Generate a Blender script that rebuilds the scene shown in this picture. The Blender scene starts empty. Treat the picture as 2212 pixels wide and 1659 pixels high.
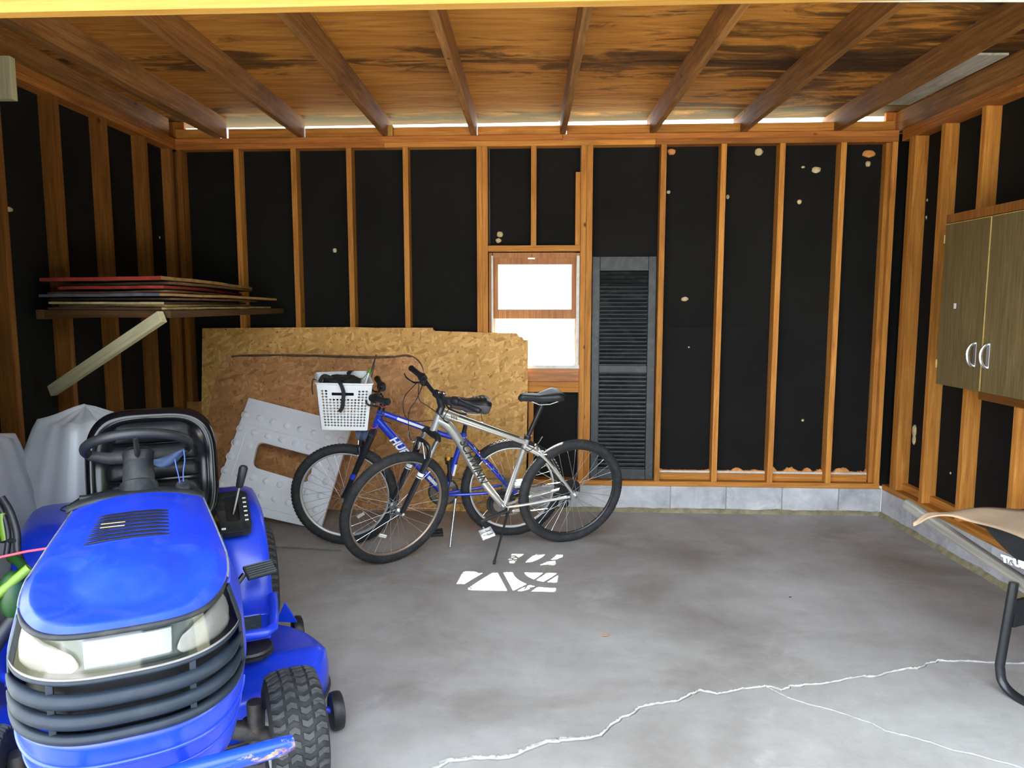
import bpy, bmesh, math, random
from mathutils.geometry import tessellate_polygon
from mathutils import Vector, Matrix, noise as mnoise
random.seed(7)
SC = bpy.context.scene
COL = SC.collection
PI = math.pi

# ---------------- camera, world, sun, exposure ----------------
FPX, CX, CY = 1560.0, 1106.0, 829.5
PITCH = math.radians(6.31)
CAMH = 1.50
cam_data = bpy.data.cameras.new('camera')
cam = bpy.data.objects.new('camera', cam_data)
COL.objects.link(cam)
cam_data.sensor_width = 36.0
cam_data.lens = FPX / 2212.0 * 36.0
cam_data.clip_start = 0.02
cam.location = (0, 0, CAMH)
cam.rotation_euler = (math.radians(90) - PITCH, 0, 0)
SC.camera = cam
SC.view_settings.view_transform = 'Standard'
SC.view_settings.look = 'None'
SC.view_settings.gamma = 1.0
SC.view_settings.use_curve_mapping = False
SC.view_settings.exposure = 2.42
SC.cycles.max_bounces = 10
SC.cycles.diffuse_bounces = 6
SC.cycles.glossy_bounces = 4
SC.cycles.transmission_bounces = 8
SC.cycles.transparent_max_bounces = 12
SC.cycles.sample_clamp_indirect = 6.0
SC.cycles.caustics_reflective = False
SC.cycles.caustics_refractive = False

world = bpy.data.worlds.new('overcast_sky')
SC.world = world
world.use_nodes = True
wn = world.node_tree
bg = wn.nodes['Background']
bg.inputs[0].default_value = (0.80, 0.89, 1.0, 1)
bg.inputs[1].default_value = 1.6

sun_data = bpy.data.lights.new('sun', 'SUN')
sun = bpy.data.objects.new('sun', sun_data)
COL.objects.link(sun)
sun_data.energy = 16.0
sun_data.angle = math.radians(0.53)
sun_data.color = (1.0, 0.95, 0.86)
sun.rotation_euler = Vector((-0.13, -1.0, -1.13)).to_track_quat('-Z', 'Y').to_euler()

# ---------------- pixel to place helpers (measured from the photograph) ----------------
_f = Vector((0, math.cos(PITCH), -math.sin(PITCH)))
_u = Vector((0, math.sin(PITCH), math.cos(PITCH)))
_r = Vector((1, 0, 0))
C0 = Vector((0, 0, CAMH))
def ray(px, py):
    return _f * FPX + _r * (px - CX) + _u * (CY - py)
def on(px, py, p0, n):
    d = ray(px, py)
    return C0 + d * ((Vector(p0) - C0).dot(n) / d.dot(n))
def atY(px, py, Y): return on(px, py, Vector((0, Y, 0)), Vector((0, 1, 0)))
def atZ(px, py, Z): return on(px, py, Vector((0, 0, Z)), Vector((0, 0, 1)))
def atX(px, py, X): return on(px, py, Vector((X, 0, 0)), Vector((1, 0, 0)))

# ---------------- mesh helpers ----------------
WROOT = {}     # things whose parts are written in world coordinates
def link(name, me, mat=None, parent=None, mw=None, smooth=False):
    o = bpy.data.objects.new(name, me)
    COL.objects.link(o)
    if mat is not None and len(me.materials) == 0:
        me.materials.append(mat)
    if mw is not None: o.matrix_local = mw
    if parent is not None:
        o.parent = parent
        if parent.name in WROOT: o.matrix_parent_inverse = WROOT[parent.name]
    if smooth:
        me.polygons.foreach_set('use_smooth', [True] * len(me.polygons))
    return o
def obj(name, bm, mat=None, parent=None, mw=None, smooth=False, auto=None):
    me = bpy.data.meshes.new(name)
    bmesh.ops.recalc_face_normals(bm, faces=bm.faces)
    if auto is not None:
        for f in bm.faces: f.smooth = True
        for e in bm.edges:
            if len(e.link_faces) == 2 and e.calc_face_angle(0) > auto: e.smooth = False
    bm.to_mesh(me); bm.free()
    o = link(name, me, mat, parent, mw, smooth)
    return o
def tag(o, label, cat, group=None):
    o['label'] = label; o['category'] = cat
    if group: o['group'] = group
    return o
def empty(name, loc=(0, 0, 0), mw=None):
    o = bpy.data.objects.new(name, None)
    o.empty_display_size = 0.1
    COL.objects.link(o)
    if mw is not None: o.matrix_local = mw
    else: o.location = loc
    return o
def wroot(name, loc):
    o = empty(name, loc)
    WROOT[o.name] = Matrix.Translation(-Vector(loc))
    return o
def struct(o):
    o['kind'] = 'structure'
    return o
def frame(origin, x, y, z):
    m = Matrix.Identity(4)
    for i, a in enumerate((Vector(x), Vector(y), Vector(z))):
        m[0][i], m[1][i], m[2][i] = a.x, a.y, a.z
    o = Vector(origin)
    m[0][3], m[1][3], m[2][3] = o.x, o.y, o.z
    return m
def add_box(bm, c, s, rot=None, bev=0.0):
    r = bmesh.ops.create_cube(bm, size=1.0)
    vs = r['verts']
    M = Matrix.Translation(Vector(c)) @ (rot.to_4x4() if rot is not None else Matrix.Identity(4)) @ Matrix.Diagonal((s[0], s[1], s[2], 1))
    bmesh.ops.transform(bm, matrix=M, verts=vs)
    if bev > 0:
        es = list({e for v in vs for e in v.link_edges})
        bmesh.ops.bevel(bm, geom=es, offset=bev, segments=2, affect='EDGES', profile=0.6)
def box(name, c, s, mat, parent=None, rot=None, bev=0.0, mw=None):
    bm = bmesh.new(); add_box(bm, c, s, rot, bev)
    return obj(name, bm, mat, parent, mw)
def add_tube(bm, pts, rad, segs=10, closed=False, cap=True, flat=1.0):
    pts = [Vector(p) for p in pts]
    n = len(pts)
    rads = rad if isinstance(rad, (list, tuple)) else [rad] * n
    tang = []
    for i in range(n):
        if closed: t = pts[(i + 1) % n] - pts[i - 1]
        else: t = pts[min(i + 1, n - 1)] - pts[max(i - 1, 0)]
        tang.append(t.normalized())
    up = Vector((0, 0, 1))
    if abs(tang[0].dot(up)) > 0.9: up = Vector((1, 0, 0))
    nrm = (up - tang[0] * up.dot(tang[0])).normalized()
    rings = []
    for i in range(n):
        t = tang[i]
        nrm = (nrm - t * nrm.dot(t))
        nrm = nrm.normalized() if nrm.length > 1e-6 else t.orthogonal().normalized()
        b = t.cross(nrm)
        ring = []
        for k in range(segs):
            a = 2 * PI * k / segs
            ring.append(bm.verts.new(pts[i] + nrm * math.cos(a) * rads[i] + b * math.sin(a) * rads[i] * flat))
        rings.append(ring)
    m = n if closed else n - 1
    for i in range(m):
        A, B = rings[i], rings[(i + 1) % n]
        sh = 0
        if closed and i == n - 1:
            best = 1e9
            for s in range(segs):
                d = (A[0].co - B[s].co).length
                if d < best: best, sh = d, s
        for k in range(segs):
            bm.faces.new((A[k], A[(k + 1) % segs], B[(k + 1 + sh) % segs], B[(k + sh) % segs]))
    if cap and not closed:
        bm.faces.new(rings[0]); bm.faces.new(list(reversed(rings[-1])))
def tube(name, pts, rad, mat, parent=None, segs=10, closed=False, flat=1.0):
    bm = bmesh.new(); add_tube(bm, pts, rad, segs, closed, True, flat)
    return obj(name, bm, mat, parent, auto=0.9)
def add_lathe(bm, prof, M=None, segs=24, closed=False, a0=0, a1=2 * PI):
    """prof: (r, h) list, axis local z"""
    M = M or Matrix.Identity(4)
    rings = []
    full = abs(a1 - a0 - 2 * PI) < 1e-6
    ns = segs if full else segs + 1
    for k in range(ns):
        a = a0 + (a1 - a0) * k / segs
        rings.append([bm.verts.new(M @ Vector((r * math.cos(a), r * math.sin(a), h))) for r, h in prof])
    np_ = len(prof)
    for k in range(segs):
        A = rings[k]; B = rings[(k + 1) % ns]
        for j in range(np_ if closed else np_ - 1):
            j2 = (j + 1) % np_
            vs = [A[j], A[j2], B[j2], B[j]]
            try: bm.faces.new(vs)
            except Exception: pass
def lathe(name, prof, mat, parent=None, M=None, segs=24, closed=False, auto=0.7):
    bm = bmesh.new(); add_lathe(bm, prof, M, segs, closed)
    bmesh.ops.remove_doubles(bm, verts=bm.verts, dist=1e-6)
    return obj(name, bm, mat, parent, auto=auto)
def axis_m(p, ax, xhint=None):
    """matrix with local z along ax, at p"""
    z = Vector(ax).normalized()
    x = Vector(xhint) if xhint is not None else z.orthogonal()
    x = (x - z * x.dot(z)).normalized()
    return frame(p, x, z.cross(x), z)
def board(name, p0, p1, w, t, mat, parent=None, wdir=(1, 0, 0), bev=0.002, jit=0.0):
    """a plank from p0 to p1, w wide along wdir, t thick; grain runs along its local z"""
    p0, p1 = Vector(p0), Vector(p1)
    L = (p1 - p0).length
    mw = axis_m((p0 + p1) / 2, p1 - p0, wdir)
    bm = bmesh.new(); add_box(bm, (0, 0, 0), (w, t, L), bev=bev)
    return obj(name, bm, mat, parent, mw)
def add_prism(bm, poly, h0, h1, M=None, holes=()):
    """poly in local xy (concave allowed), from z=h0 to h1"""
    M = M or Matrix.Identity(4)
    loops = [list(poly)] + [list(h) for h in holes]
    A = []; B = []
    for lp in loops:
        a = [bm.verts.new(M @ Vector((x, y, h0))) for x, y in lp]
        b = [bm.verts.new(M @ Vector((x, y, h1))) for x, y in lp]
        n = len(lp)
        for i in range(n):
            bm.faces.new((a[i], a[(i + 1) % n], b[(i + 1) % n], b[i]))
        A += a; B += b
    for t in tessellate_polygon([[Vector((x, y, 0)) for x, y in lp] for lp in loops]):
        for Q in (A, B):
            try: bm.faces.new([Q[k] for k in t])
            except Exception: pass
def prism(name, poly, h0, h1, mat, parent=None, M=None, holes=()):
    bm = bmesh.new(); add_prism(bm, poly, h0, h1, None, holes)
    return obj(name, bm, mat, parent, M)
def grid_surf(bm, P, closed_u=False, closed_v=False):
    """P[i][j] vectors"""
    V = [[bm.verts.new(p) for p in row] for row in P]
    nu, nv = len(V), len(V[0])
    for i in range(nu if closed_u else nu - 1):
        for j in range(nv if closed_v else nv - 1):
            a, b, c, d = V[i][j], V[(i + 1) % nu][j], V[(i + 1) % nu][(j + 1) % nv], V[i][(j + 1) % nv]
            try: bm.faces.new((a, b, c, d))
            except Exception: pass
    return V
def solidify(o, t, off=-1):
    m = o.modifiers.new('thickness', 'SOLIDIFY'); m.thickness = t; m.offset = off
    return o
def spline(pts, n=8):
    """Catmull-Rom through pts"""
    pts = [Vector(p) for p in pts]
    P = [pts[0] * 2 - pts[1]] + pts + [pts[-1] * 2 - pts[-2]]
    out = []
    for i in range(1, len(P) - 2):
        for k in range(n):
            t = k / n
            a, b, c, d = P[i - 1], P[i], P[i + 1], P[i + 2]
            out.append(0.5 * ((2 * b) + (c - a) * t + (2 * a - 5 * b + 4 * c - d) * t * t + (3 * b - a - 3 * c + d) * t ** 3))
    out.append(pts[-1])
    return out
def interp(x, xs, ys):
    if x <= xs[0]: return ys[0]
    for i in range(len(xs) - 1):
        if x <= xs[i + 1]:
            t = (x - xs[i]) / (xs[i + 1] - xs[i])
            return ys[i] + (ys[i + 1] - ys[i]) * t
    return ys[-1]

# ---------------- materials ----------------
def newmat(name):
    m = bpy.data.materials.new(name); m.use_nodes = True
    nt = m.node_tree
    return m, nt, nt.nodes['Principled BSDF']
def N(nt, typ, **kw):
    n = nt.nodes.new(typ)
    for k, v in kw.items(): setattr(n, k, v)
    return n
def L(nt, a, b): nt.links.new(a, b)
def ramp(nt, fac, stops):
    r = N(nt, 'ShaderNodeValToRGB')
    el = r.color_ramp.elements
    while len(el) < len(stops): el.new(0.5)
    for e, (p, c) in zip(el, stops):
        e.position = p; e.color = (c[0], c[1], c[2], 1) if not isinstance(c, (int, float)) else (c, c, c, 1)
    L(nt, fac, r.inputs[0])
    return r.outputs[0]
def noise(nt, vec, scale, detail=4, rough=0.55, dist=0.0):
    n = N(nt, 'ShaderNodeTexNoise')
    n.inputs['Scale'].default_value = scale; n.inputs['Detail'].default_value = detail
    n.inputs['Roughness'].default_value = rough; n.inputs['Distortion'].default_value = dist
    L(nt, vec, n.inputs['Vector'])
    return n.outputs[0]
def mapping(nt, vec, scale=(1, 1, 1), rot=(0, 0, 0), loc=(0, 0, 0)):
    m = N(nt, 'ShaderNodeMapping')
    m.inputs['Scale'].default_value = scale; m.inputs['Rotation'].default_value = rot; m.inputs['Location'].default_value = loc
    L(nt, vec, m.inputs['Vector'])
    return m.outputs[0]
def mix(nt, fac, a, b, mode='MIX'):
    m = N(nt, 'ShaderNodeMix', data_type='RGBA', blend_type=mode)
    for sock, v in ((m.inputs[0], fac), (m.inputs[6], a), (m.inputs[7], b)):
        if isinstance(v, (int, float)): sock.default_value = v
        elif isinstance(v, tuple): sock.default_value = (v[0], v[1], v[2], 1)
        else: L(nt, v, sock)
    return m.outputs[2]
def math_(nt, op, a, b=None, c=None, clamp=False):
    m = N(nt, 'ShaderNodeMath', operation=op); m.use_clamp = clamp
    for i, v in enumerate((a, b, c)):
        if v is None: continue
        if isinstance(v, (int, float)): m.inputs[i].default_value = v
        else: L(nt, v, m.inputs[i])
    return m.outputs[0]
def objvec(nt, rnd=True):
    tc = N(nt, 'ShaderNodeTexCoord')
    v = tc.outputs['Object']
    if rnd:
        oi = N(nt, 'ShaderNodeObjectInfo')
        a = N(nt, 'ShaderNodeVectorMath', operation='SCALE')
        cmb = N(nt, 'ShaderNodeCombineXYZ')
        for i in range(3): L(nt, math_(nt, 'MULTIPLY', oi.outputs['Random'], 37.0 + 11 * i), cmb.inputs[i])
        add = N(nt, 'ShaderNodeVectorMath', operation='ADD')
        L(nt, v, add.inputs[0]); L(nt, cmb.outputs[0], add.inputs[1])
        return add.outputs[0], oi.outputs['Random'], v
    return v, None, v
def bump(nt, h, bsdf, strength=0.3, dist=0.01):
    b = N(nt, 'ShaderNodeBump')
    b.inputs['Strength'].default_value = strength; b.inputs['Distance'].default_value = dist
    L(nt, h, b.inputs['Height']); L(nt, b.outputs[0], bsdf.inputs['Normal'])
def wood(name, dark, mid, light, stain=0.25, stain_col=(0.05, 0.025, 0.01), knots=True, rough=0.65, var=0.35, gs=1.0):
    m, nt, b = newmat(name)
    v, rnd, raw = objvec(nt)
    g = noise(nt, mapping(nt, v, (14 * gs, 14 * gs, 0.7 * gs)), 3.0, 6, 0.6, 1.2)
    fine = noise(nt, mapping(nt, v, (90, 90, 3.0)), 2.0, 3, 0.6)
    col = ramp(nt, g, [(0.25, dark), (0.5, mid), (0.75, light)])
    col = mix(nt, 0.30, col, ramp(nt, fine, [(0.3, 0.35), (0.7, 1.0)]), 'MULTIPLY')
    k = None
    if knots:
        vor = N(nt, 'ShaderNodeTexVoronoi'); vor.inputs['Scale'].default_value = 3.4
        L(nt, mapping(nt, v, (1.6, 1.6, 1.0)), vor.inputs['Vector'])
        kn = ramp(nt, vor.outputs['Distance'], [(0.03, 1.0), (0.075, 0.0)])
        col = mix(nt, kn, col, (dark[0] * 0.35, dark[1] * 0.3, dark[2] * 0.3))
    st = noise(nt, mapping(nt, v, (3, 3, 1.2)), 1.3, 5, 0.65, 0.5)
    col = mix(nt, math_(nt, 'MULTIPLY', ramp(nt, st, [(0.5, 0.0), (0.72, 1.0)]), stain), col, stain_col)
    if var:
        f = math_(nt, 'ADD', math_(nt, 'MULTIPLY', rnd, var), 1.0 - var * 0.6)
        cmb = N(nt, 'ShaderNodeCombineColor')
        L(nt, f, cmb.inputs[0]); L(nt, f, cmb.inputs[1]); L(nt, math_(nt, 'POWER', f, 1.3), cmb.inputs[2])
        col = mix(nt, 1.0, col, cmb.outputs[0], 'MULTIPLY')
    L(nt, col, b.inputs['Base Color'])
    b.inputs['Roughness'].default_value = rough
    b.inputs['Specular IOR Level'].default_value = 0.25
    bump(nt, fine, b, 0.25, 0.002)
    return m
def plain(name, col, rough=0.5, metal=0.0, spec=0.5, var=0.12, scale=6.0, bmp=0.0, dirt=None, dirt_amt=0.0, coat=0.0, trans=0.0):
    m, nt, b = newmat(name)
    v, rnd, raw = objvec(nt)
    n = noise(nt, v, scale, 5, 0.6)
    c = mix(nt, ramp(nt, n, [(0.3, 0.0), (0.7, 1.0)]), tuple(x * (1 - var) for x in col), tuple(min(1, x * (1 + var)) for x in col))
    if dirt is not None:
        d = noise(nt, v, scale * 1.7, 8, 0.7, 0.8)
        c = mix(nt, math_(nt, 'MULTIPLY', ramp(nt, d, [(0.48, 0.0), (0.68, 1.0)]), dirt_amt), c, dirt)
    L(nt, c, b.inputs['Base Color'])
    b.inputs['Roughness'].default_value = rough; b.inputs['Metallic'].default_value = metal
    b.inputs['Specular IOR Level'].default_value = spec
    b.inputs['Coat Weight'].default_value = coat
    b.inputs['Coat Roughness'].default_value = 0.12
    b.inputs['Transmission Weight'].default_value = trans
    if bmp: bump(nt, noise(nt, v, scale * 12, 4, 0.6), b, bmp, 0.003)
    return m

M = {}
M['stud'] = wood('stud_pine', (0.34, 0.115, 0.018), (0.55, 0.22, 0.038), (0.70, 0.33, 0.075), 0.25)
M['stud_dark'] = wood('dark_pine', (0.15, 0.050, 0.008), (0.26, 0.092, 0.016), (0.36, 0.145, 0.030), 0.45)  # deeper brown than stud_pine, with heavier stain
M['plate'] = wood('plate_pine', (0.27, 0.080, 0.014), (0.45, 0.15, 0.028), (0.60, 0.24, 0.055), 0.5, (0.07, 0.03, 0.012))
M['rafter'] = wood('rafter_pine', (0.15, 0.060, 0.016), (0.28, 0.12, 0.032), (0.42, 0.20, 0.065), 0.55, (0.03, 0.018, 0.010))
M['header'] = wood('fresh_pine', (0.34, 0.155, 0.025), (0.44, 0.225, 0.042), (0.52, 0.29, 0.07), 0.12, (0.35, 0.13, 0.03), True, 0.6, 0.1)
M['frame_wood'] = wood('window_wood', (0.30, 0.12, 0.045), (0.45, 0.19, 0.075), (0.56, 0.27, 0.12), 0.3)
M['greywood'] = wood('weathered_wood', (0.13, 0.115, 0.10), (0.22, 0.20, 0.18), (0.34, 0.31, 0.28), 0.3, (0.06, 0.05, 0.04), False)
M['darkwood'] = wood('dark_old_board', (0.06, 0.028, 0.010), (0.11, 0.052, 0.020), (0.17, 0.085, 0.035), 0.4, (0.02, 0.012, 0.008), False)
M['creamwood'] = wood('cream_painted_wood', (0.46, 0.40, 0.22), (0.58, 0.52, 0.32), (0.66, 0.60, 0.40), 0.25, (0.12, 0.08, 0.03), False, 0.7, 0.05)

def mk_felt():
    m, nt, b = newmat('black_sheathing')
    v, rnd, raw = objvec(nt)
    c = ramp(nt, noise(nt, v, 2.2, 8, 0.7), [(0.3, (0.004, 0.0038, 0.0036)), (0.75, (0.0095, 0.0088, 0.008))])
    sp = ramp(nt, noise(nt, v, 120, 2, 0.5), [(0.72, 0.0), (0.80, 1.0)])
    c = mix(nt, math_(nt, 'MULTIPLY', sp, 0.25), c, (0.12, 0.11, 0.09))
    L(nt, c, b.inputs['Base Color']); b.inputs['Roughness'].default_value = 0.85
    b.inputs['Specular IOR Level'].default_value = 0.2
    bump(nt, noise(nt, v, 160, 3, 0.6), b, 0.3, 0.002)
    return m
M['felt'] = mk_felt()

def mk_ply():
    """stained plywood roof deck: object x runs along the sheet's long side"""
    m, nt, b = newmat('roof_plywood')
    v, rnd, raw = objvec(nt)
    vs = mapping(nt, v, (0.55, 5.0, 5.0))
    g = noise(nt, vs, 3.0, 7, 0.62, 1.6)
    c = ramp(nt, g, [(0.22, (0.24, 0.075, 0.010)), (0.45, (0.42, 0.16, 0.025)), (0.62, (0.54, 0.24, 0.045)), (0.8, (0.64, 0.33, 0.075))])
    c = mix(nt, 0.25, c, ramp(nt, noise(nt, mapping(nt, v, (3, 60, 60)), 2, 4, 0.6), [(0.3, 0.45), (0.7, 1.0)]), 'MULTIPLY')
    sep = N(nt, 'ShaderNodeSeparateXYZ'); L(nt, raw, sep.inputs[0])
    y = sep.outputs[1]; x = sep.outputs[0]
    # damp marks along both long edges of each sheet, wider towards one end
    half = 0.61
    e = math_(nt, 'SUBTRACT', half, math_(nt, 'ABSOLUTE', y))
    edge = math_(nt, 'SUBTRACT', 1.0, math_(nt, 'MULTIPLY', e, 4.2), clamp=True)
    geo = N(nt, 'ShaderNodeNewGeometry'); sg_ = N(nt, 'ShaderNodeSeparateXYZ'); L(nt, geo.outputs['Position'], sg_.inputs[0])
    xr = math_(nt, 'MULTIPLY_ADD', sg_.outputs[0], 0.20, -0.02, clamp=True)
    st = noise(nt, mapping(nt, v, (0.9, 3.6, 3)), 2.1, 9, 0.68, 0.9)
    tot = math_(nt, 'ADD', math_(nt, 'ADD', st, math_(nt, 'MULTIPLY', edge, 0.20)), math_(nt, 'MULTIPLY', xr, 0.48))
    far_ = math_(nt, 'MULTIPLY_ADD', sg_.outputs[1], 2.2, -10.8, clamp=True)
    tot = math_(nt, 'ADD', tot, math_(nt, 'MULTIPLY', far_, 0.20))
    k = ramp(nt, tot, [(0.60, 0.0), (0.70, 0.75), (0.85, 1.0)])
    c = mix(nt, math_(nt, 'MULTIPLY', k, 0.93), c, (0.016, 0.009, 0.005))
    L(nt, c, b.inputs['Base Color']); b.inputs['Roughness'].default_value = 0.75
    b.inputs['Specular IOR Level'].default_value = 0.2
    return m
M['ply'] = mk_ply()
M['pale_ply'] = wood('mouldy_pale_plywood', (0.26, 0.24, 0.18), (0.42, 0.40, 0.31), (0.52, 0.50, 0.40), 0.6, (0.05, 0.045, 0.03), False)

def mk_osb(name, tint, dark=0.0):
    m, nt, b = newmat(name)
    v, rnd, raw = objvec(nt)
    layers = []
    warp = noise(nt, v, 4.0, 3, 0.5)
    for i, (a, sx, sy, s) in enumerate(((0.2, 1.0, 2.8, 21.0), (-0.9, 1.0, 3.0, 17.0), (1.45, 1.0, 2.6, 22.0), (-0.35, 1.0, 3.2, 14.0))):
        vor = N(nt, 'ShaderNodeTexVoronoi'); vor.inputs['Scale'].default_value = s
        vor.inputs['Randomness'].default_value = 1.0
        mp = N(nt, 'ShaderNodeMapping'); mp.inputs['Rotation'].default_value = (0, 0, a); L(nt, v, mp.inputs['Vector'])
        L(nt, mapping(nt, mp.outputs[0], (sx, sy, 0.2), (0, 0, 0), (i * 3.1, i * 1.7, 0)), vor.inputs['Vector'])
        sp = N(nt, 'ShaderNodeSeparateColor'); L(nt, vor.outputs['Color'], sp.inputs[0])
        layers.append((sp.outputs[0], sp.outputs[1]))
    c = layers[0][0]
    for i in (1, 2, 3):
        mx = N(nt, 'ShaderNodeMix'); 
        L(nt, math_(nt, 'GREATER_THAN', layers[i][1], (0, .5, .6, .7)[i]), mx.inputs[0]); L(nt, c, mx.inputs[2]); L(nt, layers[i][0], mx.inputs[3])
        c = mx.outputs[0]
    fine = noise(nt, mapping(nt, v, (40, 120, 10), (0, 0, 0.5)), 2, 4, 0.6)
    t = tint
    col = ramp(nt, c, [(0.0, (t[0] * .66, t[1] * .60, t[2] * .52)), (0.25, (t[0] * .92, t[1] * .90, t[2] * .86)), (0.7, t), (1.0, (min(1, t[0] * 1.25), min(1, t[1] * 1.35), min(1, t[2] * 1.6)))])
    col = mix(nt, 0.22, col, ramp(nt, fine, [(0.3, 0.4), (0.7, 1.0)]), 'MULTIPLY')
    sp = ramp(nt, noise(nt, v, 26, 3, 0.6), [(0.66, 0.0), (0.72, 1.0)])
    col = mix(nt, math_(nt, 'MULTIPLY', sp, 0.8), col, (t[0] * .18, t[1] * .14, t[2] * .10))
    if dark:
        d = ramp(nt, noise(nt, v, 3.0, 5, 0.6, 0.5), [(0.42, 0.0), (0.62, 1.0)])
        col = mix(nt, math_(nt, 'MULTIPLY', d, dark), col, (t[0] * .4, t[1] * .3, t[2] * .22))
    L(nt, col, b.inputs['Base Color']); b.inputs['Roughness'].default_value = 0.6
    b.inputs['Specular IOR Level'].default_value = 0.3
    bump(nt, c, b, 0.15, 0.002)
    return m
M['osb'] = mk_osb('strand_board', (0.66, 0.36, 0.105))
M['osb2'] = mk_osb('reddish_strand_board', (0.60, 0.295, 0.115), 0.3)
M['osb3'] = mk_osb('dull_strand_board', (0.38, 0.185, 0.042), 0.3)

def mk_floor():
    m, nt, b = newmat('floor_concrete')
    tc = N(nt, 'ShaderNodeTexCoord'); v = tc.outputs['Object']
    big = noise(nt, v, 0.9, 6, 0.6, 0.4)
    c = ramp(nt, big, [(0.30, (0.205, 0.178, 0.158)), (0.48, (0.355, 0.338, 0.318)), (0.66, (0.46, 0.455, 0.44))])
    strk = noise(nt, mapping(nt, v, (1.4, 3.0, 1), (0, 0, 0.7)), 1.6, 8, 0.65, 0.6)
    c = mix(nt, 0.28, c, ramp(nt, strk, [(0.3, 0.55), (0.6, 1.0)]), 'MULTIPLY')
    mott = noise(nt, v, 9, 8, 0.7)
    c = mix(nt, 0.4, c, ramp(nt, mott, [(0.3, 0.7), (0.65, 1.0)]), 'MULTIPLY')
    chalk = noise(nt, v, 1.6, 7, 0.65, 0.7)
    c = mix(nt, math_(nt, 'MULTIPLY', ramp(nt, chalk, [(0.56, 0.0), (0.74, 1.0)]), 0.35), c, (0.62, 0.63, 0.64))
    sp = ramp(nt, noise(nt, v, 55, 3, 0.6), [(0.73, 0.0), (0.78, 1.0)])
    c = mix(nt, math_(nt, 'MULTIPLY', sp, 0.45), c, (0.06, 0.05, 0.045))
    sp2 = ramp(nt, noise(nt, mapping(nt, v, (1, 1, 1), (0, 0, 0), (5, 9, 2)), 70, 2, 0.5), [(0.75, 0.0), (0.79, 1.0)])
    c = mix(nt, math_(nt, 'MULTIPLY', sp2, 0.5), c, (0.6, 0.56, 0.5))
    L(nt, c, b.inputs['Base Color']); 
    r = ramp(nt, big, [(0.3, 0.50), (0.7, 0.68)])
    L(nt, r, b.inputs['Roughness'])
    bump(nt, noise(nt, v, 40, 8, 0.7), b, 0.25, 0.004)
    return m
M['floor'] = mk_floor()
M['chalk'] = plain('chalky_crack_edge', (0.50, 0.50, 0.47), 0.9, var=0.3, scale=25, bmp=0.8, dirt=(0.35, 0.27, 0.18), dirt_amt=0.6)
M['block'] = plain('concrete_block', (0.42, 0.42, 0.43), 0.9, var=0.35, scale=4, bmp=0.6, dirt=(0.66, 0.66, 0.66), dirt_amt=0.5)
M['mortar'] = plain('mortar', (0.30, 0.28, 0.24), 0.95, var=0.3, scale=20, bmp=0.5)
M['moss'] = plain('damp_wall_foot', (0.25, 0.22, 0.13), 0.95, var=0.35, scale=18, bmp=0.6)
M['dirt'] = plain('dark_subgrade', (0.05, 0.042, 0.035), 0.95)
M['ground'] = plain('dry_lawn', (0.16, 0.17, 0.10), 0.95, var=0.3, scale=3)
M['drive'] = plain('sunlit_concrete_drive', (0.50, 0.49, 0.47), 0.95, var=0.15, scale=3)
M['siding'] = plain('painted_siding', (0.6, 0.6, 0.58), 0.7)
M['roofing'] = plain('roofing_felt', (0.08, 0.08, 0.08), 0.9)
M['whitewood'] = plain('white_window_paint', (0.62, 0.62, 0.58), 0.55, var=0.1, dirt=(0.3, 0.26, 0.2), dirt_amt=0.4)
M['foam'] = plain('orange_spray_foam', (0.62, 0.26, 0.07), 0.9, var=0.3, scale=30, bmp=0.5)
M['foam_pale'] = plain('pale_spray_foam', (0.58, 0.46, 0.26), 0.9, var=0.3, scale=40, bmp=0.6)
M['foam_white'] = plain('white_insulation_strip', (0.55, 0.55, 0.50), 0.9, var=0.15, scale=20, bmp=0.4)
M['shutter'] = plain('dusty_black_plastic', (0.013, 0.016, 0.019), 0.5, var=0.25, scale=5, dirt=(0.10, 0.105, 0.10), dirt_amt=0.4, bmp=0.15)
M['cabinet'] = wood('woodgrain_laminate', (0.085, 0.056, 0.020), (0.135, 0.092, 0.036), (0.19, 0.135, 0.058), 0.15, (0.08, 0.06, 0.03), False, 0.55, 0.05, 1.6)
M['yellow_edge'] = plain('yellowed_edge_tape', (0.45, 0.33, 0.09), 0.6, var=0.3, scale=30)
M['chrome'] = plain('chrome', (0.75, 0.75, 0.76), 0.18, 1.0)
M['steel'] = plain('dull_steel', (0.45, 0.45, 0.46), 0.38, 1.0)
M['blackmetal'] = plain('black_painted_metal', (0.012, 0.013, 0.016), 0.3, 0.0, 0.5, 0.2)
M['blackplastic'] = plain('black_plastic', (0.014, 0.015, 0.018), 0.45, 0.0, 0.4, 0.2, bmp=0.1)
M['rubber'] = plain('tyre_rubber', (0.022, 0.023, 0.026), 0.75, 0.0, 0.3, 0.25, 12, 0.2, dirt=(0.12, 0.10, 0.08), dirt_amt=0.25)
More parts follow.
